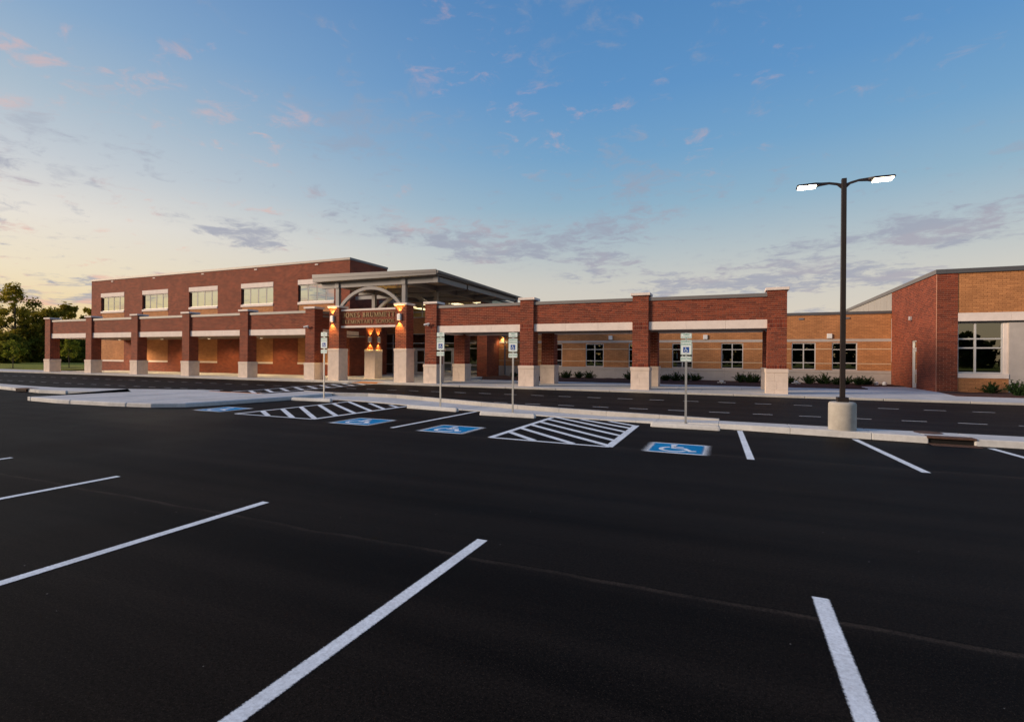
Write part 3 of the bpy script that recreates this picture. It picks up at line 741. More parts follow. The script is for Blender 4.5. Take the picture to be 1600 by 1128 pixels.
GL = {
 'J': (0.58, stem(.26, .25, 1.0) + bowl(.22, .22, .21, .22, 180, 360)),
 'O': (1.0, bowl(.5, .5, .48, .52, 0, 360, 24)),
 'N': (0.98, stem(.12, w_=t_) + stem(.80, w_=t_) + diag(.72, 0, .10, 1, .17)),
 'E': (0.80, stem(.14) + hbar(.14, .72, 0, 1) + hbar(.14, .62, .48) + hbar(.14, .70, .925, -1)),
 'S': (0.68, bowl(.34, .74, .27, .26, 20, 250, 12) + bowl(.34, .26, .29, .27, -160, 90, 12)),
 'B': (0.82, stem(.14) + bowl(.40, .75, .30, .25, -90, 90, 10) + bowl(.42, .26, .34, .26, -90, 90, 10) + hbar(.2, .42, .925) + hbar(.2, .42, 0) + hbar(.2, .42, .47)),
 'R': (0.90, stem(.14) + bowl(.42, .75, .32, .25, -90, 90, 10) + hbar(.2, .44, .925) + hbar(.2, .44, .48) + diag(.72, 0, .40, .5, .18)),
 'U': (0.95, stem(.14, .3, 1.0) + stem(.76, .3, 1.0, w_=t_) + bowl(.487, .31, .347, .31, 180, 360, 14)),
 'M': (1.15, stem(.10, w_=t_) + stem(.92) + diag(.52, 0, .12, 1, .16) + diag(.54, 0, .95, 1, .08)),
 'T': (0.84, stem(.335) + hbar(.05, .79, .925, -1) + [[(.05, .79), (.11, .79), (.11, .93), (.05, .93)]]),
 'L': (0.74, stem(.14) + hbar(.14, .70, 0, 1)),
 'A': (0.98, diag(.06, 0, .42, 1, t_) + diag(.74, 0, .40, 1, .18) + hbar(.22, .76, .32) + hbar(-.03, .22, -.02) + hbar(.66, 1.0, -.02)),
 'Y': (0.92, stem(.39, 0, .48) + diag(.39, .45, .06, 1, .17) + diag(.47, .45, .82, 1, t_)),
 'C': (0.88, bowl(.5, .5, .46, .52, 42, 318, 20)),
 'H': (1.0, stem(.12) + stem(.73) + hbar(.2, .8, .48)),
}
def row(text, x0, x1, z, hgt):
    tot = sum(GL[c][0] if c != ' ' else .45 for c in text) + .10 * (len(text) - 1); k = (x1 - x0) / tot; x = x0
    for c in text:
        if c == ' ': x += .55 * k; continue
        wdt, polys = GL[c]; m = MB()
        for p in polys: m.xzprism([(x + q[0] * k, z + q[1] * hgt) for q in p], sy - .045, sy - .012)
        m.xzprism([(x + wdt * .4 * k, z + .47 * hgt), (x + wdt * .45 * k, z + .47 * hgt), (x + wdt * .45 * k, z + .50 * hgt), (x + wdt * .4 * k, z + .50 * hgt)], sy - .02, sy)
        m.build('sign_letter', 'letter_bronze', sign_wall); x += (wdt + .10) * k
row('JONES BRUMMETT', -24.82, -20.50, 4.50, .33); row('ELEMENTARY SCHOOL', -24.88, -20.50, 4.08, .25)
# steel posts, arches, beams, roof
for y in (28.55, 32.5):
    for x in (-25.42, -19.88): box('steel_post', 'steel_paint', ec, x - .14, x + .14, y - .12, y + .12, Z_CAP + .002, 6.60)
    n = 28; xa, xb = -25.26, -20.04; zb, zt = Z_CAP - .05, 6.58; th = .21
    cxm = (xa + xb) / 2; hw = (xb - xa) / 2; hh = zt - zb; rad = (hw * hw + hh * hh) / (2 * hh); zc = zt - rad; am = math.asin(hw / rad)
    out = [(cxm + rad * math.sin(-am + 2 * am * i / n), zc + rad * math.cos(-am + 2 * am * i / n)) for i in range(n + 1)]
    inn = [(cxm + (rad - th) * math.sin(-am + 2 * am * i / n), zc + (rad - th) * math.cos(-am + 2 * am * i / n)) for i in range(n + 1)]
    m = MB()
    for i in range(n): m.xzprism([out[i], out[i + 1], inn[i + 1], inn[i]], y - .10, y + .10)
    m.build('steel_arch', 'steel_paint', ec)
    mm = box('cross_beam', 'steel_paint', ec, -26.85, -17.55, y - .10, y + .10, 6.602, 6.96)
    box('beam_flange', 'steel_paint', ec, -26.9, -17.5, y - .16, y + .16, 6.965, 7.0)
for x in (-25.42, -19.88, -17.40):
    box('long_beam', 'steel_paint', ec, x - .09, x + .09, 28.66, 32.39, 6.64, 6.955); box('long_beam', 'steel_paint', ec, x - .09, x + .09, 32.61, 41.9, 6.64, 6.955)
    box('beam_plate', 'steel_paint', ec, x - .17, x + .17, 28.36, 28.44, 6.602 - .02, 7.0 - .003)
for y in (35.4, 38.6): box('cross_beam', 'steel_paint', ec, -29.6, -17.55, y - .09, y + .09, 6.66, 6.95)
# roof: top falls to the right and to the back
rx0, rx1, ry0, ry1 = -27.25, -17.15, 28.0, 42.6
MB().hexa([(rx0, ry0, 7.02), (rx1, ry0, 7.02), (rx1, ry1, 6.97), (rx0, ry1, 6.97)], [(rx0, ry0, 7.54), (rx1, ry0, 7.33), (rx1, ry1, 7.16), (rx0, ry1, 7.37)]).build('roof', 'fascia_metal', ec, .01)
MB().hexa([(rx0 - .03, ry0 - .03, 7.30), (rx1 + .03, ry0 - .03, 7.17), (rx1 + .03, ry0 - .002, 7.17), (rx0 - .03, ry0 - .002, 7.30)],
          [(rx0 - .03, ry0 - .03, 7.56), (rx1 + .03, ry0 - .03, 7.35), (rx1 + .03, ry0 - .002, 7.35), (rx0 - .03, ry0 - .002, 7.56)]).build('fascia', 'fascia_metal', ec)
MB().hexa([(rx1 + .003, ry0, 7.12), (rx1 + .14, ry0, 7.12), (rx1 + .14, ry1, 6.98), (rx1 + .003, ry1, 6.98)], [(rx1 + .003, ry0, 7.28), (rx1 + .16, ry0, 7.28), (rx1 + .16, ry1, 7.12), (rx1 + .003, ry1, 7.12)]).build('gutter', 'fascia_metal', ec)
box('ceiling', 'soffit', ec, rx0 + .1, rx1 - .1, ry0 + .15, ry1 - .3, 7.002, 7.018)
for x in (-23.6, -21.3, -18.6):
    for y in (30.4, 34.0, 37.2, 40.2):
        cl_l = box('canopy_light', 'soffit_glow', ec, x - .30, x + .30, y - .30, y + .30, 6.985, 7.0)
        if y != 37.2:
            l = bpy.data.lights.new('canopy_lamp', 'SPOT'); l.energy = 95; l.color = (1.0, .78, .50); l.spot_size = R(130); l.spot_blend = .8; l.shadow_soft_size = .25
            lo = bpy.data.objects.new('canopy_lamp', l); COL.objects.link(lo); lo.location = (x, y, 6.95); adopt(lo, ec)
MB().tube([(rx1 + .08, 41.0, 6.98), (rx1 + .08, 41.0, 6.75), (rx1 - .55, 41.6, 6.35), (-18.95, 42.6, 6.1), (-18.95, 42.86, 5.9), (-18.95, 42.86, .3)], .07, 8).build('downspout', 'steel_paint', ec)

# ================================================================== ENTRANCE LOBBY
lob = thing('entrance_lobby', 'glazed entrance lobby with double doors and clerestory under the canopy roof', 'building', (-25.7, 42.0, SW))
LY = 42.0; lx0, lx1 = -33.5, -20.6
holes = [(-33.2, -20.9, .16, 4.07), (-33.2, -20.9, 5.58, 6.93)]
wall_tiles(MB(), lx0, lx1, .10, 7.3, LY, LY + .3, holes).build('wall', 'tan_brick_wall', lob)
fr = MB()
cols_ = [-33.2, -31.72, -30.4, -28.95, -26.0, -25.8, -22.9, -22.2, -20.96]
for x in (-33.17, -31.72, -30.62, -29.05, -26.88, -25.0, -22.85, -22.2, -20.95): fr.box(x - .035, x + .035, LY + .08, LY + .22, .16, 4.06)
for z in (3.15, 2.65, 4.03): fr.box(-33.2, -20.92, LY + .085, LY + .215, z - .035, z + .035)
for x in (-33.17, -30.4, -27.3, -24.2, -20.95): fr.box(x - .035, x + .035, LY + .08, LY + .22, 5.59, 6.92)
for z in (5.62, 6.12, 6.89): fr.box(-33.2, -20.92, LY + .085, LY + .215, z - .03, z + .03)
for xa, xb in ((-33.2, -31.7), (-31.7, -30.6), (-30.6, -29.05), (-26.88, -25.0), (-22.85, -22.2), (-22.2, -20.95)):
    for z in (.20, 1.11): fr.box(xa, xb, LY + .09, LY + .21, z - .04, z + .04)
fr.build('window_frame', 'aluminium', lob)
def pane(parent, x0, x1, z0, z1, y, mat): return MB().face([(x0, y, z0), (x1, y, z0), (x1, y, z1), (x0, y, z1)]).build('pane', mat, parent)
for xa, xb in zip((-33.17, -31.72, -30.62, -26.88, -22.85, -22.2), (-31.72, -30.62, -29.05, -25.0, -22.2, -20.95)):
    pane(lob, xa + .03, xb - .03, .2, 2.62, LY + .15, 'lobby_glass')
for xa, xb in zip((-33.17, -31.72, -30.62, -29.05, -26.88, -25.0, -22.85, -22.2), (-31.72, -30.62, -29.05, -26.88, -25.0, -22.85, -22.2, -20.95)):
    pane(lob, xa + .03, xb - .03, 2.68, 3.12, LY + .15, 'lobby_glass'); pane(lob, xa + .03, xb - .03, 3.18, 4.0, LY + .15, 'lobby_glass')
for xa, xb in zip((-33.17, -30.4, -27.3, -24.2), (-30.4, -27.3, -24.2, -20.95)):
    pane(lob, xa + .03, xb - .03, 5.65, 6.09, LY + .15, 'clear_glass'); pane(lob, xa + .03, xb - .03, 6.15, 6.86, LY + .15, 'clear_glass')
for xa in (-29.02, -27.95, -24.97, -23.90):
    d = wall_tiles(MB(), xa, xa + 1.04, .165, 2.60, LY + .10, LY + .16, [(xa + .14, xa + .90, .42, 1.22), (xa + .14, xa + .90, 1.36, 2.44)]).build('door', 'aluminium', lob)
    pane(d, xa + .14, xa + .90, .42, 1.22, LY + .13, 'lobby_glass'); pane(d, xa + .14, xa + .90, 1.36, 2.44, LY + .13, 'lobby_glass')
    MB().tube([(xa + .08, LY + .05, .95), (xa + .08, LY + .05, 1.4)], .018, 6).build('door_handle', 'aluminium', d)
# inside
box('floor', 'inside_dark', lob, lx0, lx1, LY + .31, 50, .05, .15); box('back_wall', 'lobby_wall', lob, lx0, lx1, 49.9, 50.1, .15, 7.2)
box('side_wall', 'lobby_wall', lob, lx0 + .001, lx0 + .2, LY + .31, 49.89, .15, 7.2); box('side_wall', 'lobby_wall', lob, lx1 - .2, lx1 - .001, LY + .31, 49.89, .15, 7.2)
box('ceiling', 'lobby_wall', lob, lx0 + .2, lx1 - .2, LY + .31, 49.89, 7.0, 7.1); box('light_divider_slab', 'inside_dark', lob, lx0 + .2, lx1 - .2, LY + .31, 49.89, 4.2, 4.5); box('roof_slab', 'coping_metal', lob, lx0, lx1, LY + .001, 50.2, 7.302, 7.45)  # unseen mid-height slab added to keep upper light off the lower lobby
for x in (-30.6, -27.6, -24.6, -22.0):
    for y in (44.2, 47.6): box('ceiling_light', 'ceiling_light', lob, x - .45, x + .45, y - 1.3, y + 1.3, 6.97, 6.998)
# brick pier at the right end of the lobby
pier = box('pier', 'red_brick_wall', lob, -20.58, -19.62, 40.5, 43.4, .10, 6.60)
box('pier_cap', 'steel_paint', lob, -20.3, -19.9, 40.6, 41.1, 6.602, 6.96)

# ================================================================== TWO-STOREY WING (left)
tw = thing('school_wing', 'two-storey red brick school wing with five ribbon windows above the walkway', 'building', (-48.0, 34.9, SW))
WY = 34.9; wx0, wx1 = -66.3, -29.85; wy1 = 40.05
WX = [-64.55, -57.37, -50.06, -42.76, -35.66]; WW = 4.12
holes = [(x, x + WW, 1.10, 8.60) for x in WX]
wall_tiles(MB(), wx0, wx1, .08, 10.02, WY, WY + .35, holes).build('wall', 'red_brick_wall', tw)
box('side_wall', 'red_brick_wall', tw, wx1 - .35, wx1, WY + .351, wy1, .08, 10.02)
box('side_wall', 'red_brick_wall', tw, wx0, wx0 + .35, WY + .351, wy1, .08, 10.02)
box('back_wall', 'red_brick_wall', tw, wx0 + .351, wx1 - .351, wy1 - .3, wy1, .08, 10.02)
box('roof_slab', 'coping_metal', tw, wx0 + .351, wx1 - .351, WY + .351, wy1 - .301, 9.5, 9.7)
box('coping', 'coping_metal', tw, wx0 - .05, wx1 + .05, WY - .06, WY + .40, 10.022, 10.22, bevel=.01)
box('coping', 'coping_metal', tw, wx1 - .40, wx1 + .05, WY + .401, wy1 + .05, 10.022, 10.22, bevel=.01)
box('coping', 'coping_metal', tw, wx0 - .05, wx0 + .40, WY + .401, wy1 + .05, 10.022, 10.22, bevel=.01)
for x in WX:
    e = x + WW
    box('spandrel_panel', 'tan_brick_wall', tw, x + .002, e - .002, WY + .04, WY + .33, 1.272, 6.398)
    box('panel_sill', 'stone', tw, x + .002, e - .002, WY - .02, WY + .3, 1.102, 1.27, bevel=.01)
    for k in range(3): box('lintel', 'stone', tw, x + .002 + k * WW / 3, x - .002 + (k + 1) * WW / 3, WY - .02, WY + .3, 8.172, 8.598)
    box('sill', 'stone', tw, x + .002, e - .002, WY - .05, WY + .3, 6.40, 6.62, bevel=.01)
    wn = MB().box(x + .003, e - .003, WY + .10, WY + .22, 8.10, 8.168).box(x + .003, e - .003, WY + .10, WY + .22, 6.622, 6.69).build('window', 'aluminium', tw)
    n = 4; d = WW / n
    for k in range(n + 1):
        cx = min(max(x + k * d, x + .05), e - .05)
        box('mullion', 'dark_frame', wn, cx - .030, cx + .030, WY + .140, WY + .20, 6.692, 8.098)
        if 0 < k < n: box('mullion_face', 'aluminium', wn, cx + .031, cx + .058, WY + .145, WY + .195, 6.692, 8.098)
    for k in range(n): pane(wn, x + k * d + .05, x + (k + 1) * d - .05, 6.69, 8.10, WY + .17, 'mirror_glass')
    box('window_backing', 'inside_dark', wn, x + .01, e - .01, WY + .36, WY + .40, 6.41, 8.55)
for x in (-62.5, -55.45, -48.05, -40.85, -33.5): box('scupper', 'stone', tw, x - .17, x + .17, WY - .05, WY - .001, 9.80, 9.90)
for x in (-60.5, -43.5): pass

# ================================================================== CLASSROOM WING (low, right)
cw = thing('classroom_wing', 'low tan brick classroom wing with pale stone bands behind the right walkway', 'building', (-4.0, 43.0, SW))
CY = 43.0; cx0, cx1 = -20.6 + 1.0, 10.12
WIN = [-11.46, -7.83, -4.38, -0.74, 4.05, 6.60]; WINW = 1.54
WIN = [-15.1] + WIN
holes = [(x, x + WINW, 1.11, 3.06) for x in WIN]
H1 = [(cx0, cx1, 3.13, 3.32), (cx0, cx1, .05, 1.09)]
wall_tiles(MB(), cx0, cx1, 1.092, 3.128, CY, CY + .3, holes).build('wall', 'tan_brick_wall', cw)
box('wall', 'tan_brick_wall', cw, cx0, cx1, CY, CY + .3, 3.322, 5.05)
n = 14
for i in range(n):
    a = cx0 + (cx1 - cx0) * i / n; b = cx0 + (cx1 - cx0) * (i + 1) / n
    box('stone_band', 'grey_stone', cw, a + .003, b - .003, CY - .012, CY + .28, 3.13, 3.32)
    box('base_stone', 'grey_stone', cw, a + .003, b - .003, CY - .03, CY + .28, .05, .90); box('base_ledge', 'grey_stone', cw, a + .002, b - .002, CY - .06, CY + .28, .903, 1.09, bevel=.012)
def gaps(x0, x1):
    cur = x0
    for x in WIN: yield cur, x; cur = x + WINW
    yield cur, x1
for a, b in gaps(cx0, cx1):
    for z in (2.61, 1.575): box('accent_course', 'accent_stone', cw, a + .001, b - .001, CY - .004, CY + .1, z - .030, z + .030)
for x in WIN:
    wn = MB(); e = x + WINW; m2 = x + WINW / 2
    wn.box(x, e, CY + .03, CY + .15, 1.111, 1.17).box(x, e, CY + .03, CY + .15, 3.0, 3.058)
    wn.box(x + .001, x + .06, CY + .032, CY + .148, 1.171, 2.999).box(e - .06, e - .001, CY + .032, CY + .148, 1.171, 2.999).box(m2 - .035, m2 + .035, CY + .032, CY + .148, 1.171, 2.999)
    for z in (2.57, 1.61):
        wn.box(x + .061, m2 - .036, CY + .034, CY + .146, z - .03, z + .03).box(m2 + .036, e - .061, CY + .034, CY + .146, z - .03, z + .03)
    wn = wn.build('window', 'aluminium', cw)
    for a, b in ((x + .06, m2 - .035), (m2 + .035, e - .06)):
        for z0, z1 in ((1.17, 1.58), (1.64, 2.54), (2.60, 3.0)): pane(wn, a, b, z0, z1, CY + .09, 'window_glass')
box('coping', 'dark_coping', cw, cx0 - .03, cx1 - .002, CY - .06, CY + .4, 5.052, 5.25, bevel=.01)
box('roof_slab', 'coping_metal', cw, cx0, cx1 - .002, CY + .41, 58, 4.8, 5.0)
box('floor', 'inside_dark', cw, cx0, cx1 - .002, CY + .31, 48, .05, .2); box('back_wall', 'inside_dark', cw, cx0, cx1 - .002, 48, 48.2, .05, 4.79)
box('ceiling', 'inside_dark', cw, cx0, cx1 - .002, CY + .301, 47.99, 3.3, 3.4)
for x in (-9.34, 6.44, -1.9): box('wall_box', 'white_plastic', cw, x - .16, x + .16, CY - .10, CY - .002, 3.37, 3.71, bevel=.015)
for x in (4.65, 7.5, -2.5, -9.0): box('scupper', 'steel_paint', cw, x - .16, x + .16, CY - .05, CY - .002, 4.74, 4.86)
box('control_joint', 'tan_mortar', cw, -13.33, -13.31, CY - .003, CY + .05, 1.62, 2.56)

# ================================================================== END WING (far right)
ew = thing('end_wing', 'tall end wing with red brick corner and tan brick above a large window', 'building', (10.13, 34.5, SW))
EX, EY = 10.13, 34.5; PX = 11.05
Z6 = 6.47
# side wall facing left with the door opening
zt = MB()
def side_tiles(mb, y0, y1, z0, z1, x0, x1, holes):
    ys = sorted({y0, y1, *[h[0] for h in holes], *[h[1] for h in holes]}); zs = sorted({z0, z1, *[h[2] for h in holes], *[h[3] for h in holes]})
    for i in range(len(ys) - 1):
        for j in range(len(zs) - 1):
            cy_, cz_ = (ys[i] + ys[i + 1]) / 2, (zs[j] + zs[j + 1]) / 2
            if not any(h[0] < cy_ < h[1] and h[2] < cz_ < h[3] for h in holes): mb.box(x0, x1, ys[i], ys[i + 1], zs[j], zs[j + 1])
    return mb
side_tiles(MB(), EY + .065, 43.0, .05, Z6, EX, EX + .3, [(37.75, 38.72, .16, 3.04)]).build('side_wall', 'red_brick_wall', ew)
box('side_wall', 'white_panel', ew, EX, EX + .3, 43.01, 62, 4.9, 6.45)
for i in range(10): box('panel_seam', 'white_panel', ew, EX - .012, EX - .001, 44.2 + i * 1.8, 44.24 + i * 1.8, 5.26, 6.44)
MB().hexa([(EX - .06, EY - .06, Z6 + .005), (EX + .4, EY - .06, Z6 + .005), (EX + .4, 62.1, Z6 + .005), (EX - .06, 62.1, Z6 + .005)],
          [(EX - .06, EY - .06, 6.71), (EX + .4, EY - .06, 6.71), (EX + .4, 62.1, 6.71), (EX - .06, 62.1, 6.71)]).build('coping', 'coping_metal', ew, .01)
# side door
dr = MB().box(EX + .06, EX + .16, 37.76, 37.83, .155, 3.03).box(EX + .06, EX + .16, 38.64, 38.71, .155, 3.03).box(EX + .062, EX + .158, 37.831, 38.639, 2.52, 2.60).box(EX + .062, EX + .158, 37.831, 38.639, 2.96, 3.03).build('door_frame', 'aluminium', ew)
df = side_tiles(MB(), 37.835, 38.635, .165, 2.51, EX + .09, EX + .14, [(37.97, 38.50, .45, 2.36)]).build('door', 'aluminium', ew)
MB().face([(EX + .115, 37.97, .45), (EX + .115, 38.50, .45), (EX + .115, 38.50, 2.36), (EX + .115, 37.97, 2.36)]).build('pane', 'window_glass', df)
MB().face([(EX + .115, 37.83, 2.6), (EX + .115, 38.64, 2.6), (EX + .115, 38.64, 2.96), (EX + .115, 37.83, 2.96)]).build('pane', 'window_glass', df)
MB().box(EX + .03, EX + .085, 37.88, 38.0, 1.0, 1.3).build('door_handle', 'white_plastic', df)
# red corner pier, laid brick by brick on the front
pr = MB().box(EX + .001, PX - .002, EY + PR, EY + .3, .05, Z6).build('corner_pier', 'red_mortar', ew)
for a, b, z0, z1 in courses(EX, PX, .12, Z6 - .005, rows=62, shift=EX): put_brick(((a + b) / 2, EY + .03, (z0 + z1) / 2), (b - a, .06, z1 - z0), 'red_brick_piece', pr)
# tan panel above the window, laid brick by brick
ER = 22.0
pt = MB().box(PX, ER, EY + PR + .03, EY + .3, 4.362, Z6).build('upper_wall', 'tan_mortar', ew)
m = MB()
for a, b, z0, z1 in courses(PX + .002, 16.0, 4.366, Z6 - .004, rows=21, shift=PX):
    if b < 14.2: put_brick(((a + b) / 2, EY + .06, (z0 + z1) / 2), (b - a, .06, z1 - z0), 'tan_brick_piece', pt)
    else: m.box(a, b, EY + .03, EY + .09, z0, z1)
m.build('bricks', 'tan_brick_piece', pt, kind='stuff')
for i in range(5): box('stone_band', 'stone', ew, PX + .002 + i * 2.19, PX - .002 + (i + 1) * 2.19, EY + .0, EY + .33, 3.92, 4.36, bevel=.006)
box('coping', 'dark_coping', ew, EX + .402, ER, EY - .06, EY + .4, Z6 + .005, 6.71, bevel=.01); box('coping_face', 'dark_coping', ew, EX - .055, EX + .402, EY - .066, EY - .061, Z6 + .007, 6.708)
box('window_head', 'dark_frame', ew, PX + .002, ER, EY + .12, EY + .33, 3.82, 3.918)
wl, wr = PX + .005, 12.97
wn = MB()
for x in (wl + .03, 11.83, wr - .03): wn.box(x - .04, x + .04, EY + .18, EY + .30, 1.16, 3.818)
for z in (2.99, 2.51, 1.20): wn.box(wl + .071, 11.789, EY + .182, EY + .298, z - .035, z + .035).box(11.871, wr - .071, EY + .182, EY + .298, z - .035, z + .035)
wn = wn.build('window', 'aluminium', ew)
for a, b in ((wl + .07, 11.79), (11.87, wr - .07)):
    for z0, z1 in ((1.235, 2.475), (2.545, 2.955), (3.025, 3.815)): pane(wn, a, b, z0, z1, EY + .24, 'window_glass')
box('sill', 'stone', ew, PX + .003, 13.163, EY + .02, EY + .31, .92, 1.155, bevel=.01)
pl = MB().box(PX + .002, 13.163, EY + .05 + PR, EY + .31, .05, .918).build('lower_wall', 'tan_mortar', ew)
m = MB()
for a, b, z0, z1 in courses(PX + .004, 13.16, .12, .916, rows=8, shift=PX): put_brick(((a + b) / 2, EY + .08, (z0 + z1) / 2), (b - a, .06, z1 - z0), 'tan_brick_piece', pl)
box('jamb', 'stone', ew, 12.975, 13.16, EY + .15, EY + .32, 1.157, 3.818)
box('stone_wall', 'grey_stone', ew, 13.165, ER, EY + .06, EY + .33, .05, 3.818)
box('side_wall', 'tan_brick_wall', ew, ER - .3, ER, EY + .41, 62, .05, Z6)
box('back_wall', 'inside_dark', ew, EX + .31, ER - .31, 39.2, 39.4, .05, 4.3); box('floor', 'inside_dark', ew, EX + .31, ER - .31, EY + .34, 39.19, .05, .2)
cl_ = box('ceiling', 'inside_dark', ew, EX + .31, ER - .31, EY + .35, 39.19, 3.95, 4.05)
for x in (11.75, 12.35): MB().tube([(x, 36.6, 3.93), (x, 36.6, 3.948)], .14, 12).build('downlight', 'ceiling_light', cl_)
box('roof_slab', 'coping_metal', ew, EX + .41, ER - .31, EY + .41, 62, 6.0, 6.2)
wlamp = tag(MB().box(EX - .16, EX - .002, 38.58, 38.76, 4.28, 4.52).build('wall_lamp', 'sconce_grey', None, .03), 'small grey wall lamp above the side door of the end wing', 'wall lamp')

# ================================================================== WALL SCONCES (lit, up and down)
def sconce(x, y, z, face, label, pw=260.0):
    # face: 'f' on a face looking at -y, 's' on a face looking at +x
    s = thing('wall_sconce', label, 'wall lamp', (x, y, z - .21), 'up and down wall lamps at the entrance')
    body = [(-.16, -.001), (.16, -.001), (.16, -.07), (.11, -.13), (-.11, -.13), (-.16, -.07)]
    if face == 's': body = [(-p[1], p[0]) for p in body]
    pts = [(x + p[0], y + p[1]) for p in body]
    MB().prism(pts, z - .21, z + .21).build('housing', 'sconce_grey', s, .008)
    dx_, dy_ = (0, -.075) if face == 'f' else (.075, 0)
    for sg in (1, -1):
        MB().box(x + dx_ - .045, x + dx_ + .045, y + dy_ - .04, y + dy_ + .04, z + sg * .2115, z + sg * .2145).build('lens', 'lamp_glow', s)
        l = bpy.data.lights.new('sconce_light', 'SPOT'); l.energy = pw; l.color = (1.0, .60, .14); l.spot_size = R(84); l.spot_blend = .55; l.shadow_soft_size = .02
        lo = bpy.data.objects.new('sconce_light', l); COL.objects.link(lo)
        lo.location = (x + dx_ * 1.5, y + dy_ * 1.5, z + sg * .23); adopt(lo, s)
        lo.rotation_euler = (R(180 if sg > 0 else 0), 0, 0)
sconce(XE[0] + .30, YF, 4.42, 'f', 'grey sconce glowing orange on the brick left of the sign lettering')
sconce(XE[1] + .33, YF, 4.42, 'f', 'grey sconce glowing orange on the brick right of the sign lettering')
sconce(XE[0] + .42, 32.05, 3.12, 'f', 'lower sconce on the front of the inner column seen under the sign', 140)
sconce(XE[0] + CW, 32.05 + .42, 3.12, 's', 'lower sconce on the side of the inner column seen under the sign', 140)

def small_lamp(x, y, z, label, pw):
    s = thing('wall_lamp', label, 'wall lamp', (x, y, z - .1))
    MB().box(x - .09, x + .09, y - .15, y - .001, z - .08, z + .10).build('housing', 'steel_paint', s, .02)
    MB().box(x - .06, x + .06, y - .13, y - .03, z - .086, z - .081).build('lens', 'lamp_glow', s)
    l = bpy.data.lights.new('wall_light', 'SPOT'); l.energy = pw; l.color = (1.0, .70, .34); l.spot_size = R(140); l.spot_blend = .7; l.shadow_soft_size = .04
    lo = bpy.data.objects.new('wall_light', l); COL.objects.link(lo); lo.location = (x, y - .12, z - .10); adopt(lo, s)
small_lamp(-19.2, 43.0 - .012, 3.75, 'small lamp lighting the strip of tan wall beside the brick pier', 70)
# security cameras on two columns
def sec_camera(x, y, z, label):
    s = thing('security_camera', label, 'camera', (x, y, z), None)
    MB().box(x - .06, x + .06, y - .05, y - .001, z - .06, z + .06).build('bracket', 'white_plastic', s, .01)
    MB().tube([(x, y - .05, z), (x, y - .16, z + .04)], .03, 8).build('arm', 'white_plastic', s)
    b = MB().tube([(x + .17, y - .14, z + .07), (x - .17, y - .22, z - .01)], [.055, .07], 10).build('housing', 'white_plastic', s)
    MB().tube([(x - .171, y - .2203, z - .0103), (x - .178, y - .222, z - .0125)], .045, 10).build('lens', 'black_hole', b)
sec_camera(XL[5] + .25, YF, 3.88, 'white security camera on the brick column left of the entrance sign')
sec_camera(XR[0] + .25, YF, 3.86, 'white security camera on the first column of the right walkway')

# ================================================================== WHEEL STOPS, SIGN POSTS
def wheel_stop(xa, xb, ya, yb, z, label):
    d = Vector((xb - xa, yb - ya, 0)); L_ = d.length; an = math.atan2(d.y, d.x)
    m = MB(); prof = [(-.085, 0), (.085, 0), (.075, .06), (.045, .125), (-.045, .125), (-.075, .06)]
    n = len(m.v)
    for x, s_ in ((-L_ / 2, .55), (-L_ / 2 + .05, 1), (L_ / 2 - .05, 1), (L_ / 2, .55)):
        m.v += [(x, p[0] * (.9 if s_ < 1 else 1), p[1] * (.82 if s_ < 1 else 1)) for p in prof]
    for k in range(3):
        for i in range(6):
            j = (i + 1) % 6; m.f.append((k * 6 + i, (k + 1) * 6 + i, (k + 1) * 6 + j, k * 6 + j))
    m.f.append(tuple(range(6))); m.f.append(tuple(18 + 5 - i for i in range(6)))
    o = m.build('wheel_stop', 'concrete', None, .008); o.location = ((xa + xb) / 2, (ya + yb) / 2, z); o.rotation_euler = (0, 0, an)
    return tag(o, label, 'wheel stop', 'wheel stops at the accessible bays')
wheel_stop(-1.97, -.26, 14.13, 14.08, .003, 'concrete wheel stop below the sign nearest the lamp post')
wheel_stop(-7.25, -5.40, 14.55, 14.50, .003, 'concrete wheel stop left of the nearer hatched access aisle')
wheel_stop(-10.5, -8.35, 15.35, 15.05, .003, 'concrete wheel stop right of the far hatched access aisle')
wheel_stop(-16.55, -14.6, 15.95, 16.05, .003, 'concrete wheel stop in the accessible bay nearest the wide concrete corner')

def text_mesh(txt, size, mat, name):
    c = bpy.data.curves.new(name, 'FONT'); c.body = txt; c.size = size; c.align_x = 'CENTER'; c.align_y = 'CENTER'; c.extrude = 0.0004; c.space_character = 1.02; c.offset = size * .012; c.resolution_u = 3
    o = bpy.data.objects.new('tmp', c); COL.objects.link(o)
    dg = bpy.context.evaluated_depsgraph_get(); me = bpy.data.meshes.new_from_object(o.evaluated_get(dg)); bpy.data.objects.remove(o)
    me.name = name; me.materials.clear(); me.materials.append(MATS[mat]); return me
TM = {}
for k, (t, s_) in {'a': ('VAN', .062), 'b': ('ACCESSIBLE', .034), 'c': ('RESERVED', .058), 'd': ('PARKING', .058), 'e': ('$250', .062), 'f': ('FINE', .062)}.items(): TM[k] = text_mesh(t, s_, 'sign_green', 'lettering')
def round_rect(w_, h_, r, n=4):
    pts = []
    for cx, cy, a0 in ((w_ / 2 - r, h_ / 2 - r, 0), (-w_ / 2 + r, h_ / 2 - r, 90), (-w_ / 2 + r, -h_ / 2 + r, 180), (w_ / 2 - r, -h_ / 2 + r, 270)):
        for i in range(n + 1):
            a = R(a0 + 90 * i / n); pts.append((cx + r * math.cos(a), cy + r * math.sin(a)))
    return pts
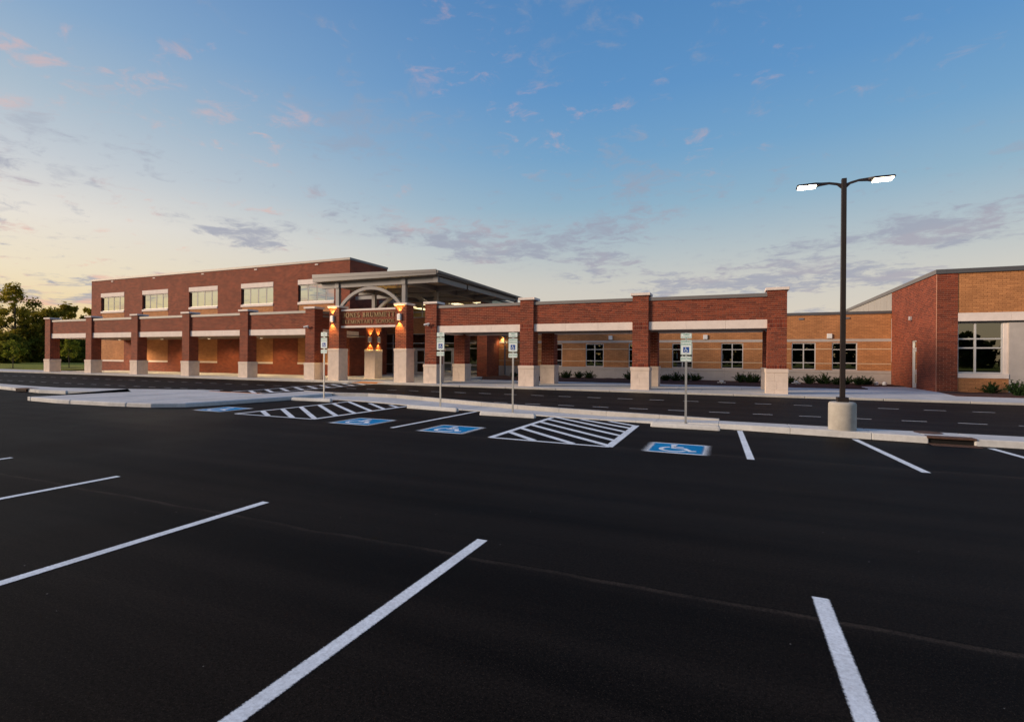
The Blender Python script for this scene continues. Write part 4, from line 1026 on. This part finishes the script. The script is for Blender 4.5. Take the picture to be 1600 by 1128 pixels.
def sign_post(x, y, zb, k, tops, label, tilt=0.0):
    s = thing('accessible_parking_sign', label, 'sign', (x, y, zb), 'accessible parking signs along the island')
    post = MB()
    zt = tops[0] + .02
    pf = [(-.028, 0), (.028, 0), (.028, .03), (.018, .03), (.018, .01), (-.018, .01), (-.018, .03), (-.028, .03)]
    post.prism([(x + p[0], y + p[1]) for p in pf], zb - .15, zt); post.build('post', 'galvanised', s)
    def plate(z0, z1, wd, texts, isa=False):
        cz = (z0 + z1) / 2; h_ = z1 - z0
        pl_ = MB().xzprism([(x + p[0], cz + p[1]) for p in round_rect(wd, h_, .025)], y - .006, y - .002).build('plate', 'sign_white', s)
        o1 = round_rect(wd - .014, h_ - .014, .02); o2 = round_rect(wd - .026, h_ - .026, .016); m = MB()
        for i in range(len(o1)):
            j = (i + 1) % len(o1); m.face([(x + q[0], y - .0068, cz + q[1]) for q in (o1[i], o1[j], o2[j], o2[i])])
        m.build('border', 'sign_green', pl_)
        for key, dz_, *dxs in texts:
            o = bpy.data.objects.new('lettering', TM[key]); COL.objects.link(o); o.parent = pl_; o.location = (x + (dxs[0] * wd if dxs else 0), y - .0075, cz + dz_ * h_)
            o.rotation_euler = (R(90), 0, 0); wdm = TM[key]; 
            mx = max(v_.co.x for v_ in wdm.vertices); sc = min(1.25, (wd * (.20 if dxs else .42)) / mx); o.scale = (sc, 1, 1)
        if isa:
            q = .075 * wd / .28; zc_ = cz - h_ * .17
            b_ = MB().xzprism([(x - q, zc_ - q), (x + q, zc_ - q), (x + q, zc_ + q), (x - q, zc_ + q)], y - .0082, y - .0068).build('blue_field', 'sign_blue', pl_)
            m = MB()
            for p in isa_polys(.08): m.face([(x + (v_.x - .5) * q * 1.7, y - .009, zc_ + (v_.y - .5) * q * 1.8) for v_ in p])
            m.build('wheelchair_symbol', 'sign_white', b_)
        for bz in (z0 + .02, z1 - .02): MB().tube([(x, y - .012, bz), (x, y - .002, bz)], .007, 6).build('bolt', 'galvanised', pl_)
    z4, z3, z2, z1_, z0_, zl = tops
    plate(z3, z4, k, (('a', .18), ('b', -.24))); plate(z1_, z2, k, (('c', .37), ('d', .19)), True); plate(zl, z0_, k, (('e', 0, -.235), ('f', 0, .235)))
sign_post(-1.13, 14.62, .03, .285, (2.50, 2.355, 2.32, 1.92, 1.88, 1.745), 'accessible parking sign nearest the lamp post, right of the hatched aisle')
sign_post(-6.5, 15.35, .03, .31, (2.62, 2.465, 2.43, 2.00, 1.955, 1.81), 'accessible parking sign in front of the second column of the right walkway')
sign_post(-9.56, 15.95, .03, .31, (2.69, 2.535, 2.50, 2.06, 2.005, 1.855), 'accessible parking sign in front of the first column of the right walkway')
sign_post(-15.42, 16.5, .03, .33, (2.80, 2.625, 2.575, 2.14, 2.085, 1.93), 'accessible parking sign standing left of the lit school entrance')

# ================================================================== LAMP POST
lp = thing('parking_lot_lamp', 'dark bronze two-headed lamp post with lit heads on a round concrete base', 'lamp post', (2.44, 14.45, .15))
lx, ly = 2.44, 14.45
pts = [(.29, .10), (.29, .74), (.285, .775), (.265, .80), (.23, .812)]
m = MB(); n = 40
for r_, z in pts: m.v += [(lx + r_ * math.cos(2 * math.pi * k / n), ly + r_ * math.sin(2 * math.pi * k / n), z) for k in range(n)]
for i in range(len(pts) - 1):
    for k in range(n): m.f.append((i * n + k, i * n + (k + 1) % n, (i + 1) * n + (k + 1) % n, (i + 1) * n + k))
m.f.append(tuple((len(pts) - 1) * n + k for k in range(n)))
bs = m.build('concrete_base', 'base_concrete', lp, smooth=False)
for p in bs.data.polygons: p.use_smooth = len(p.vertices) == 4
box('base_cover', 'bronze', lp, lx - .115, lx + .115, ly - .115, ly + .115, .813, .925, bevel=.01)
m = MB(); a, b = .054, .052
m.hexa([(lx - a, ly - a, .926), (lx + a, ly - a, .926), (lx + a, ly + a, .926), (lx - a, ly + a, .926)], [(lx - b, ly - b, 6.14), (lx + b, ly - b, 6.14), (lx + b, ly + b, 6.14), (lx - b, ly + b, 6.14)])
m.build('pole', 'bronze', lp, .008)
box('hand_hole_cover', 'bronze', lp, lx - .035, lx + .035, ly - .060, ly - .055, 1.25, 1.42)
for sg in (-1, 1):
    prof_t = [(.05, 6.02), (.14, 6.05), (.30, 6.085), (.48, 6.09), (.60, 6.085), (.98, 6.075), (1.0, 6.06)]
    prof_b = [(.05, 5.91), (.14, 6.00), (.30, 6.045), (.48, 6.035), (.60, 6.03), (.98, 6.03), (1.0, 6.04)]
    hw = [.03, .03, .035, .06, .14, .15, .13]
    m = MB(); N_ = len(hw)
    for (d, zt_), (_, zb_), h_ in zip(prof_t, prof_b, hw): m.v += [(lx + sg * d, ly - h_, zb_), (lx + sg * d, ly + h_, zb_), (lx + sg * d, ly + h_ * .85, zt_), (lx + sg * d, ly - h_ * .85, zt_)]
    for i in range(N_ - 1):
        for k in range(4):
            q = (i * 4 + k, i * 4 + (k + 1) % 4, (i + 1) * 4 + (k + 1) % 4, (i + 1) * 4 + k); m.f.append(q if sg < 0 else q[::-1])
    m.f.append((0, 1, 2, 3)); m.f.append(tuple((N_ - 1) * 4 + k for k in (3, 2, 1, 0)))
    h = m.build('lamp_head', 'bronze', lp)
    for d0, d1 in ((.59, .765), (.79, .965)):
        MB().box(min(lx + sg * d0, lx + sg * d1), max(lx + sg * d0, lx + sg * d1), ly - .125, ly + .125, 6.010, 6.028).build('led_panel', 'led', h)

# ================================================================== DRAINS
dr_ = thing('storm_drain', 'rusty kerb inlet with grate in the kerb right of the lamp post', 'drain', (4.4, 14.05, 0))
box('inlet_recess', 'black_hole', dr_, 3.99, 4.77, 14.02, 14.24, -.15, .10)
MB().box(3.95, 4.81, 13.95, 14.245, .112, .152).build('inlet_lid', 'rust', dr_, .008)
g = MB().box(3.97, 4.80, 13.64, 13.70, -.02, .008).box(3.97, 4.80, 13.93, 13.985, -.02, .0085)
for i in range(13): g.box(3.975 + i * .066, 4.005 + i * .066, 13.70, 13.93, -.02, .0075)
g.box(3.97, 4.80, 13.80, 13.83, -.021, .006).build('grate', 'rust', dr_)
MB().face([(3.95, 13.62, .003), (4.82, 13.62, .003), (4.82, 14.0, .003), (3.95, 14.0, .003)]).build('pit', 'black_hole', dr_)
d2 = thing('storm_drain', 'rusty kerb inlet in the kerb strip at the far left', 'drain', (-31.5, 13.9, 0))
box('inlet_face', 'rust', d2, -31.95, -31.05, 13.62, 13.80, .02, .135); box('inlet_lid', 'rust', d2, -32.05, -30.95, 13.60, 14.1, .138, .158, bevel=.006); box('opening', 'black_hole', d2, -31.9, -31.1, 13.612, 13.619, .03, .11)
tag(MB().tube([(4.18, 14.72, .1505), (4.18, 14.72, .156)], .27, 24).build('manhole_cover', 'rust'), 'round rusty manhole cover set in the island behind the storm drain', 'manhole')

# ================================================================== SHRUBS
def shrub_mesh(seed, h=.62, r=.50):
    rg = random.Random(seed); m = MB(); n = 46
    for i in range(n):
        az = rg.uniform(0, 2 * math.pi); el = rg.uniform(.25, 1.35); L_ = rg.uniform(.55, 1.0)
        d = Vector((math.cos(az) * math.cos(el) * r * 1.25, math.sin(az) * math.cos(el) * r * 1.25, math.sin(el) * h)) * L_
        base = Vector((rg.uniform(-.1, .1), rg.uniform(-.1, .1), 0)); tip = base + d + Vector((0, 0, rg.uniform(0, .08)))
        m.tube([base, base + d * .5 + Vector((0, 0, .04)), tip], [.010, .007, .002], 3, False)
        for k in range(34):
            t = rg.uniform(.18, 1.0); p = base + (tip - base) * t
            q = Vector((rg.gauss(0, 1), rg.gauss(0, 1), rg.gauss(.4, .8))).normalized() * rg.uniform(.06, .12)
            s_ = q.cross(Vector((rg.gauss(0, 1), rg.gauss(0, 1), rg.gauss(0, 1)))).normalized() * rg.uniform(.012, .022)
            m.face([p - s_, p + q * .6 - s_ * .6, p + q, p + q * .6 + s_ * .6, p + s_])
    return m.mesh('foliage', 'leaf_shrub')
SM = [shrub_mesh(s_) for s_ in (1, 2, 3, 4)]
SH = [(-16.9, 40.2), (-16.0, 41.4), (-13.4, 40.8), (-12.4, 40.7), (-11.55, 41.3), (-10.75, 41.4), (-7.3, 40.5), (-5.2, 40.6), (-4.5, 40.2), (-3.85, 40.3), (-3.2, 40.9), (-2.6, 41.3),
      (.6, 40.6), (1.25, 40.2), (1.6, 41.0), (3.8, 40.4), (4.85, 40.5), (5.75, 40.5), (6.5, 40.2), (7.15, 41.0), (7.75, 40.4), (8.35, 41.0)]
rng = random.Random(31)
for i, (x, y) in enumerate(SH):
    o = bpy.data.objects.new('shrub', SM[i % 4]); COL.objects.link(o); o.location = (x, y, .16); s_ = rng.uniform(.88, 1.15); o.scale = (s_, s_, s_ * rng.uniform(.9, 1.15)); o.rotation_euler = (0, 0, rng.uniform(0, 6.28))
    tag(o, 'low dark green spiky shrub in the classroom wing mulch bed, %s from the left' % ORD[i], 'shrub', 'shrubs in the mulch bed of the classroom wing')
for (x, y, s_, lab) in ((12.2, 33.9, 1.0, 'low green shrub below the large window of the end wing'), (12.75, 32.6, 1.25, 'larger green shrub in the mulch at the right edge before the end wing')):
    o = bpy.data.objects.new('shrub', SM[int(s_ * 10) % 4]); COL.objects.link(o); o.location = (x, y, .16); o.scale = (s_,) * 3; tag(o, lab, 'shrub', 'shrubs before the end wing')
# small white fittings in the bed
def dome(x, y, z, r_):
    m = MB(); n = 14; k = 6
    for j in range(k):
        a = R(90 * j / (k - 1) * .98); m.v += [(x + r_ * math.cos(a) * math.cos(2 * math.pi * i / n), y + r_ * math.cos(a) * math.sin(2 * math.pi * i / n), z + r_ * .95 * math.sin(a)) for i in range(n)]
    for j in range(k - 1):
        for i in range(n): m.f.append((j * n + i, j * n + (i + 1) % n, (j + 1) * n + (i + 1) % n, (j + 1) * n + i))
    m.f.append(tuple((k - 1) * n + i for i in range(n))); return m
for x, y, lab in ((8.85, 41.0, 'left one of two white dome caps beside the end wing corner'), (9.25, 40.8, 'right one of two white dome caps beside the end wing corner')):
    m = dome(x, y, .30, .13); m.tube([(x, y, .12), (x, y, .30)], .125, 14, False); tag(m.build('drain_cap', 'white_plastic', None, smooth=True), lab, 'drain cap', 'white dome caps')
for x, y, lab in ((-.62, 37.2, 'white floodlight on the mulch edge between the right walkway columns'), (3.95, 39.0, 'small white floodlight in the mulch right of the last walkway column')):
    s = thing('ground_floodlight', lab, 'floodlight', (x, y, .16), 'white floodlights in the mulch')
    MB().tube([(x, y, .12), (x, y, .26)], .03, 8).build('stake', 'white_plastic', s); MB().box(x - .26, x + .26, y - .05, y + .05, .24, .29).build('crossbar', 'white_plastic', s, .01)
    MB().box(x - .13, x + .13, y - .11, y + .09, .292, .40).build('lamp_housing', 'white_plastic', s, .03)

# ================================================================== TREES
def tree(name, x, y, z0, h, r, seed, nleaf, lsize, mat, label, cat='tree', group=None, trunk=.22, open_=0.0, base=.28, nclump=26, tall=1.0):
    rg = random.Random(seed); t = thing(name, label, cat, (x, y, z0), group); tr = MB(); cr = MB()
    top = Vector((x + rg.uniform(-.3, .3), y + rg.uniform(-.3, .3), z0 + h * .86)); b0 = Vector((x, y, z0 - .1))
    mid_ = b0.lerp(top, .5) + Vector((rg.uniform(-.4, .4), rg.uniform(-.4, .4), 0)) * (h / 12)
    tr.tube([b0, b0.lerp(mid_, .5), mid_, mid_.lerp(top, .6), top], [trunk, trunk * .8, trunk * .6, trunk * .32, trunk * .08], 7)
    cl_ = []
    for i in range(nclump):
        f = rg.uniform(base, 1.0); prof = math.sin(math.pi * min(1, max(0.08, (f - base) / (1 - base) * .82 + .14))) ** .8
        a = rg.uniform(0, 6.283); rr = r * prof * rg.uniform(.35, 1.0)
        c = Vector((x + math.cos(a) * rr, y + math.sin(a) * rr, z0 + h * f)); cl_.append((c, r * rg.uniform(.20, .36) * tall))
        fb = max(.15, f - rg.uniform(.12, .28)); bp = b0.lerp(mid_, fb * 2) if fb < .5 else mid_.lerp(top, fb * 2 - 1)
        tr.tube([bp, bp.lerp(c, .55) + Vector((0, 0, rg.uniform(-.1, .2) * r * .2)), c], [trunk * .30 * (1.2 - f), trunk * .18 * (1.2 - f), .012], 4, False)
    tr.build('trunk', 'bark', t, smooth=True)
    tot = sum(q[1] ** 2 for q in cl_)
    for c, cr_ in cl_:
        for k in range(int(nleaf * cr_ ** 2 / tot)):
            v_ = Vector((rg.gauss(0, 1), rg.gauss(0, 1), rg.gauss(0, .75))); v_ = v_.normalized() * (rg.random() ** .45) * cr_ * rg.uniform(.7, 1.65)
            p = c + v_; a_ = Vector((rg.gauss(0, 1), rg.gauss(0, 1), rg.gauss(0, .6))).normalized(); b_ = a_.cross(Vector((rg.gauss(0, 1), rg.gauss(0, 1), rg.gauss(0, 1)))).normalized()
            s_ = lsize * rg.uniform(.6, 1.3); a_ *= s_; b_ *= s_ * .55
            cr.face([p - a_, p - b_, p + a_, p + b_])
    cr.build('crown', mat, t)
    return t
TG = 'trees beyond the lawn'
tree('broadleaf_tree', -108.7, 46.1, .4, 12.6, 3.3, 11, 3900, .22, 'leaf_green', 'tall open-crowned tree at the left edge with sky showing through', group=TG, trunk=.28, base=.34, nclump=40, tall=.62)
tree('broadleaf_tree', -116.5, 45.0, .5, 9.5, 3.6, 12, 5000, .28, 'leaf_dark', 'dark tree cut by the left edge of the picture', group=TG, base=.12)
tree('broadleaf_tree', -114.2, 51.4, .5, 10.2, 3.4, 13, 7000, .26, 'leaf_dark', 'dense dark green tree just right of the tall open tree', group=TG, base=.10, nclump=36)
tree('broadleaf_tree', -107.5, 50.4, .4, 8.6, 2.4, 14, 5200, .24, 'leaf_green', 'bushy bright green tree behind the first walkway column', group=TG, base=.06, nclump=30)
tree('broadleaf_tree', -133.5, 64.9, .8, 11.4, 3.2, 15, 4200, .32, 'leaf_green', 'far tree with ragged top left of the brick wing, leftmost of three', group=TG, base=.15, tall=.85)
tree('broadleaf_tree', -135.7, 68.3, .8, 11.6, 2.3, 16, 2800, .32, 'leaf_green', 'far tree with thin top left of the brick wing, middle of three', group=TG, base=.15, tall=.85)
tree('broadleaf_tree', -135.7, 70.9, .8, 11.8, 2.1, 17, 2600, .32, 'leaf_green', 'far tree touching the edge of the brick wing, rightmost of three', group=TG, base=.15, tall=.85)
BG = 'bushes at the back of the lawn'
for i, (x, y, h, r, lab) in enumerate(((-103.5, 43.2, 4.2, 2.6, 'dark round bush under the tall open tree at the left'), (-108.5, 48.0, 4.6, 2.8, 'dark bush behind the left young tree'), (-106.0, 53.5, 5.2, 3.4, 'dark bush just left of the first walkway column'),
        (-111.0, 58.5, 5.6, 3.6, 'broad dark bush seen under the first walkway bay, left half'), (-113.0, 64.0, 5.6, 3.8, 'broad dark bush seen under the first walkway bay, right half'), (-119.0, 47.5, 5.2, 3.8, 'dark bush far back at the left edge'), (-121.0, 72.0, 6.0, 4.0, 'dark bush behind the second walkway column'))):
    tree('bush', x, y, .3, h, r, 40 + i, 4200, .26, 'leaf_dark', lab, 'bush', BG, trunk=.12, base=.06, nclump=24, tall=1.15)
YG = 'young trees planted on the lawn'
tree('young_tree', -77.8, 32.9, .14, 3.35, .95, 61, 1500, .11, 'leaf_young', 'young tree on the lawn at the left edge', group=YG, trunk=.05, base=.36, nclump=18)
tree('young_tree', -77.2, 38.2, .14, 4.05, 1.05, 62, 1900, .11, 'leaf_young', 'young tree on the lawn seen through the first walkway bay', group=YG, trunk=.05, base=.34, nclump=20)
m = MB(); n = 20
m.face([(-77.2 + 1.0 * math.cos(2 * math.pi * k / n), 38.2 + 1.0 * math.sin(2 * math.pi * k / n), .175) for k in range(n)]); struct(m.build('mulch_ring', 'mulch'))
m = MB(); m.face([(-77.8 + .8 * math.cos(2 * math.pi * k / n), 32.9 + .8 * math.sin(2 * math.pi * k / n), .172) for k in range(n)]); struct(m.build('mulch_ring', 'mulch'))
# far-off wood round the site, behind the camera and far left: one mass nobody could count
rg = random.Random(77); m = MB()
def wood(cx, cy, r, h):
    for k in range(260):
        v_ = Vector((rg.gauss(0, 1), rg.gauss(0, 1), 0)); v_ = v_.normalized() * r * rg.random() ** .5
        f = rg.random() ** .8; p = Vector((cx + v_.x * (1 - .35 * f), cy + v_.y * (1 - .35 * f), f * h * rg.uniform(.75, 1.05)))
        a_ = Vector((rg.gauss(0, 1), rg.gauss(0, 1), rg.gauss(0, .7))).normalized(); b_ = a_.cross(Vector((rg.gauss(0, 1), rg.gauss(0, 1), rg.gauss(0, 1)))).normalized(); s_ = rg.uniform(.7, 1.5)
        m.face([p - a_ * s_, p - b_ * s_ * .7, p + a_ * s_, p + b_ * s_ * .7])
LW = 1
for i in range(62):
    x = -230 + i * 7.2; wood(x, -118 + rg.uniform(-9, 9), 6.5, rg.uniform(6.5, 10.5))
for i in range(22): wood(-150 - i * 4 + rg.uniform(-6, 6), 80 + i * 7, 6.5, rg.uniform(8, 12))
wd = m.build('far_wood', 'leaf_wood'); wd['kind'] = 'stuff'; wd['label'] = 'far line of dark trees across the lot, mirrored in the windows'; wd['category'] = 'wood'
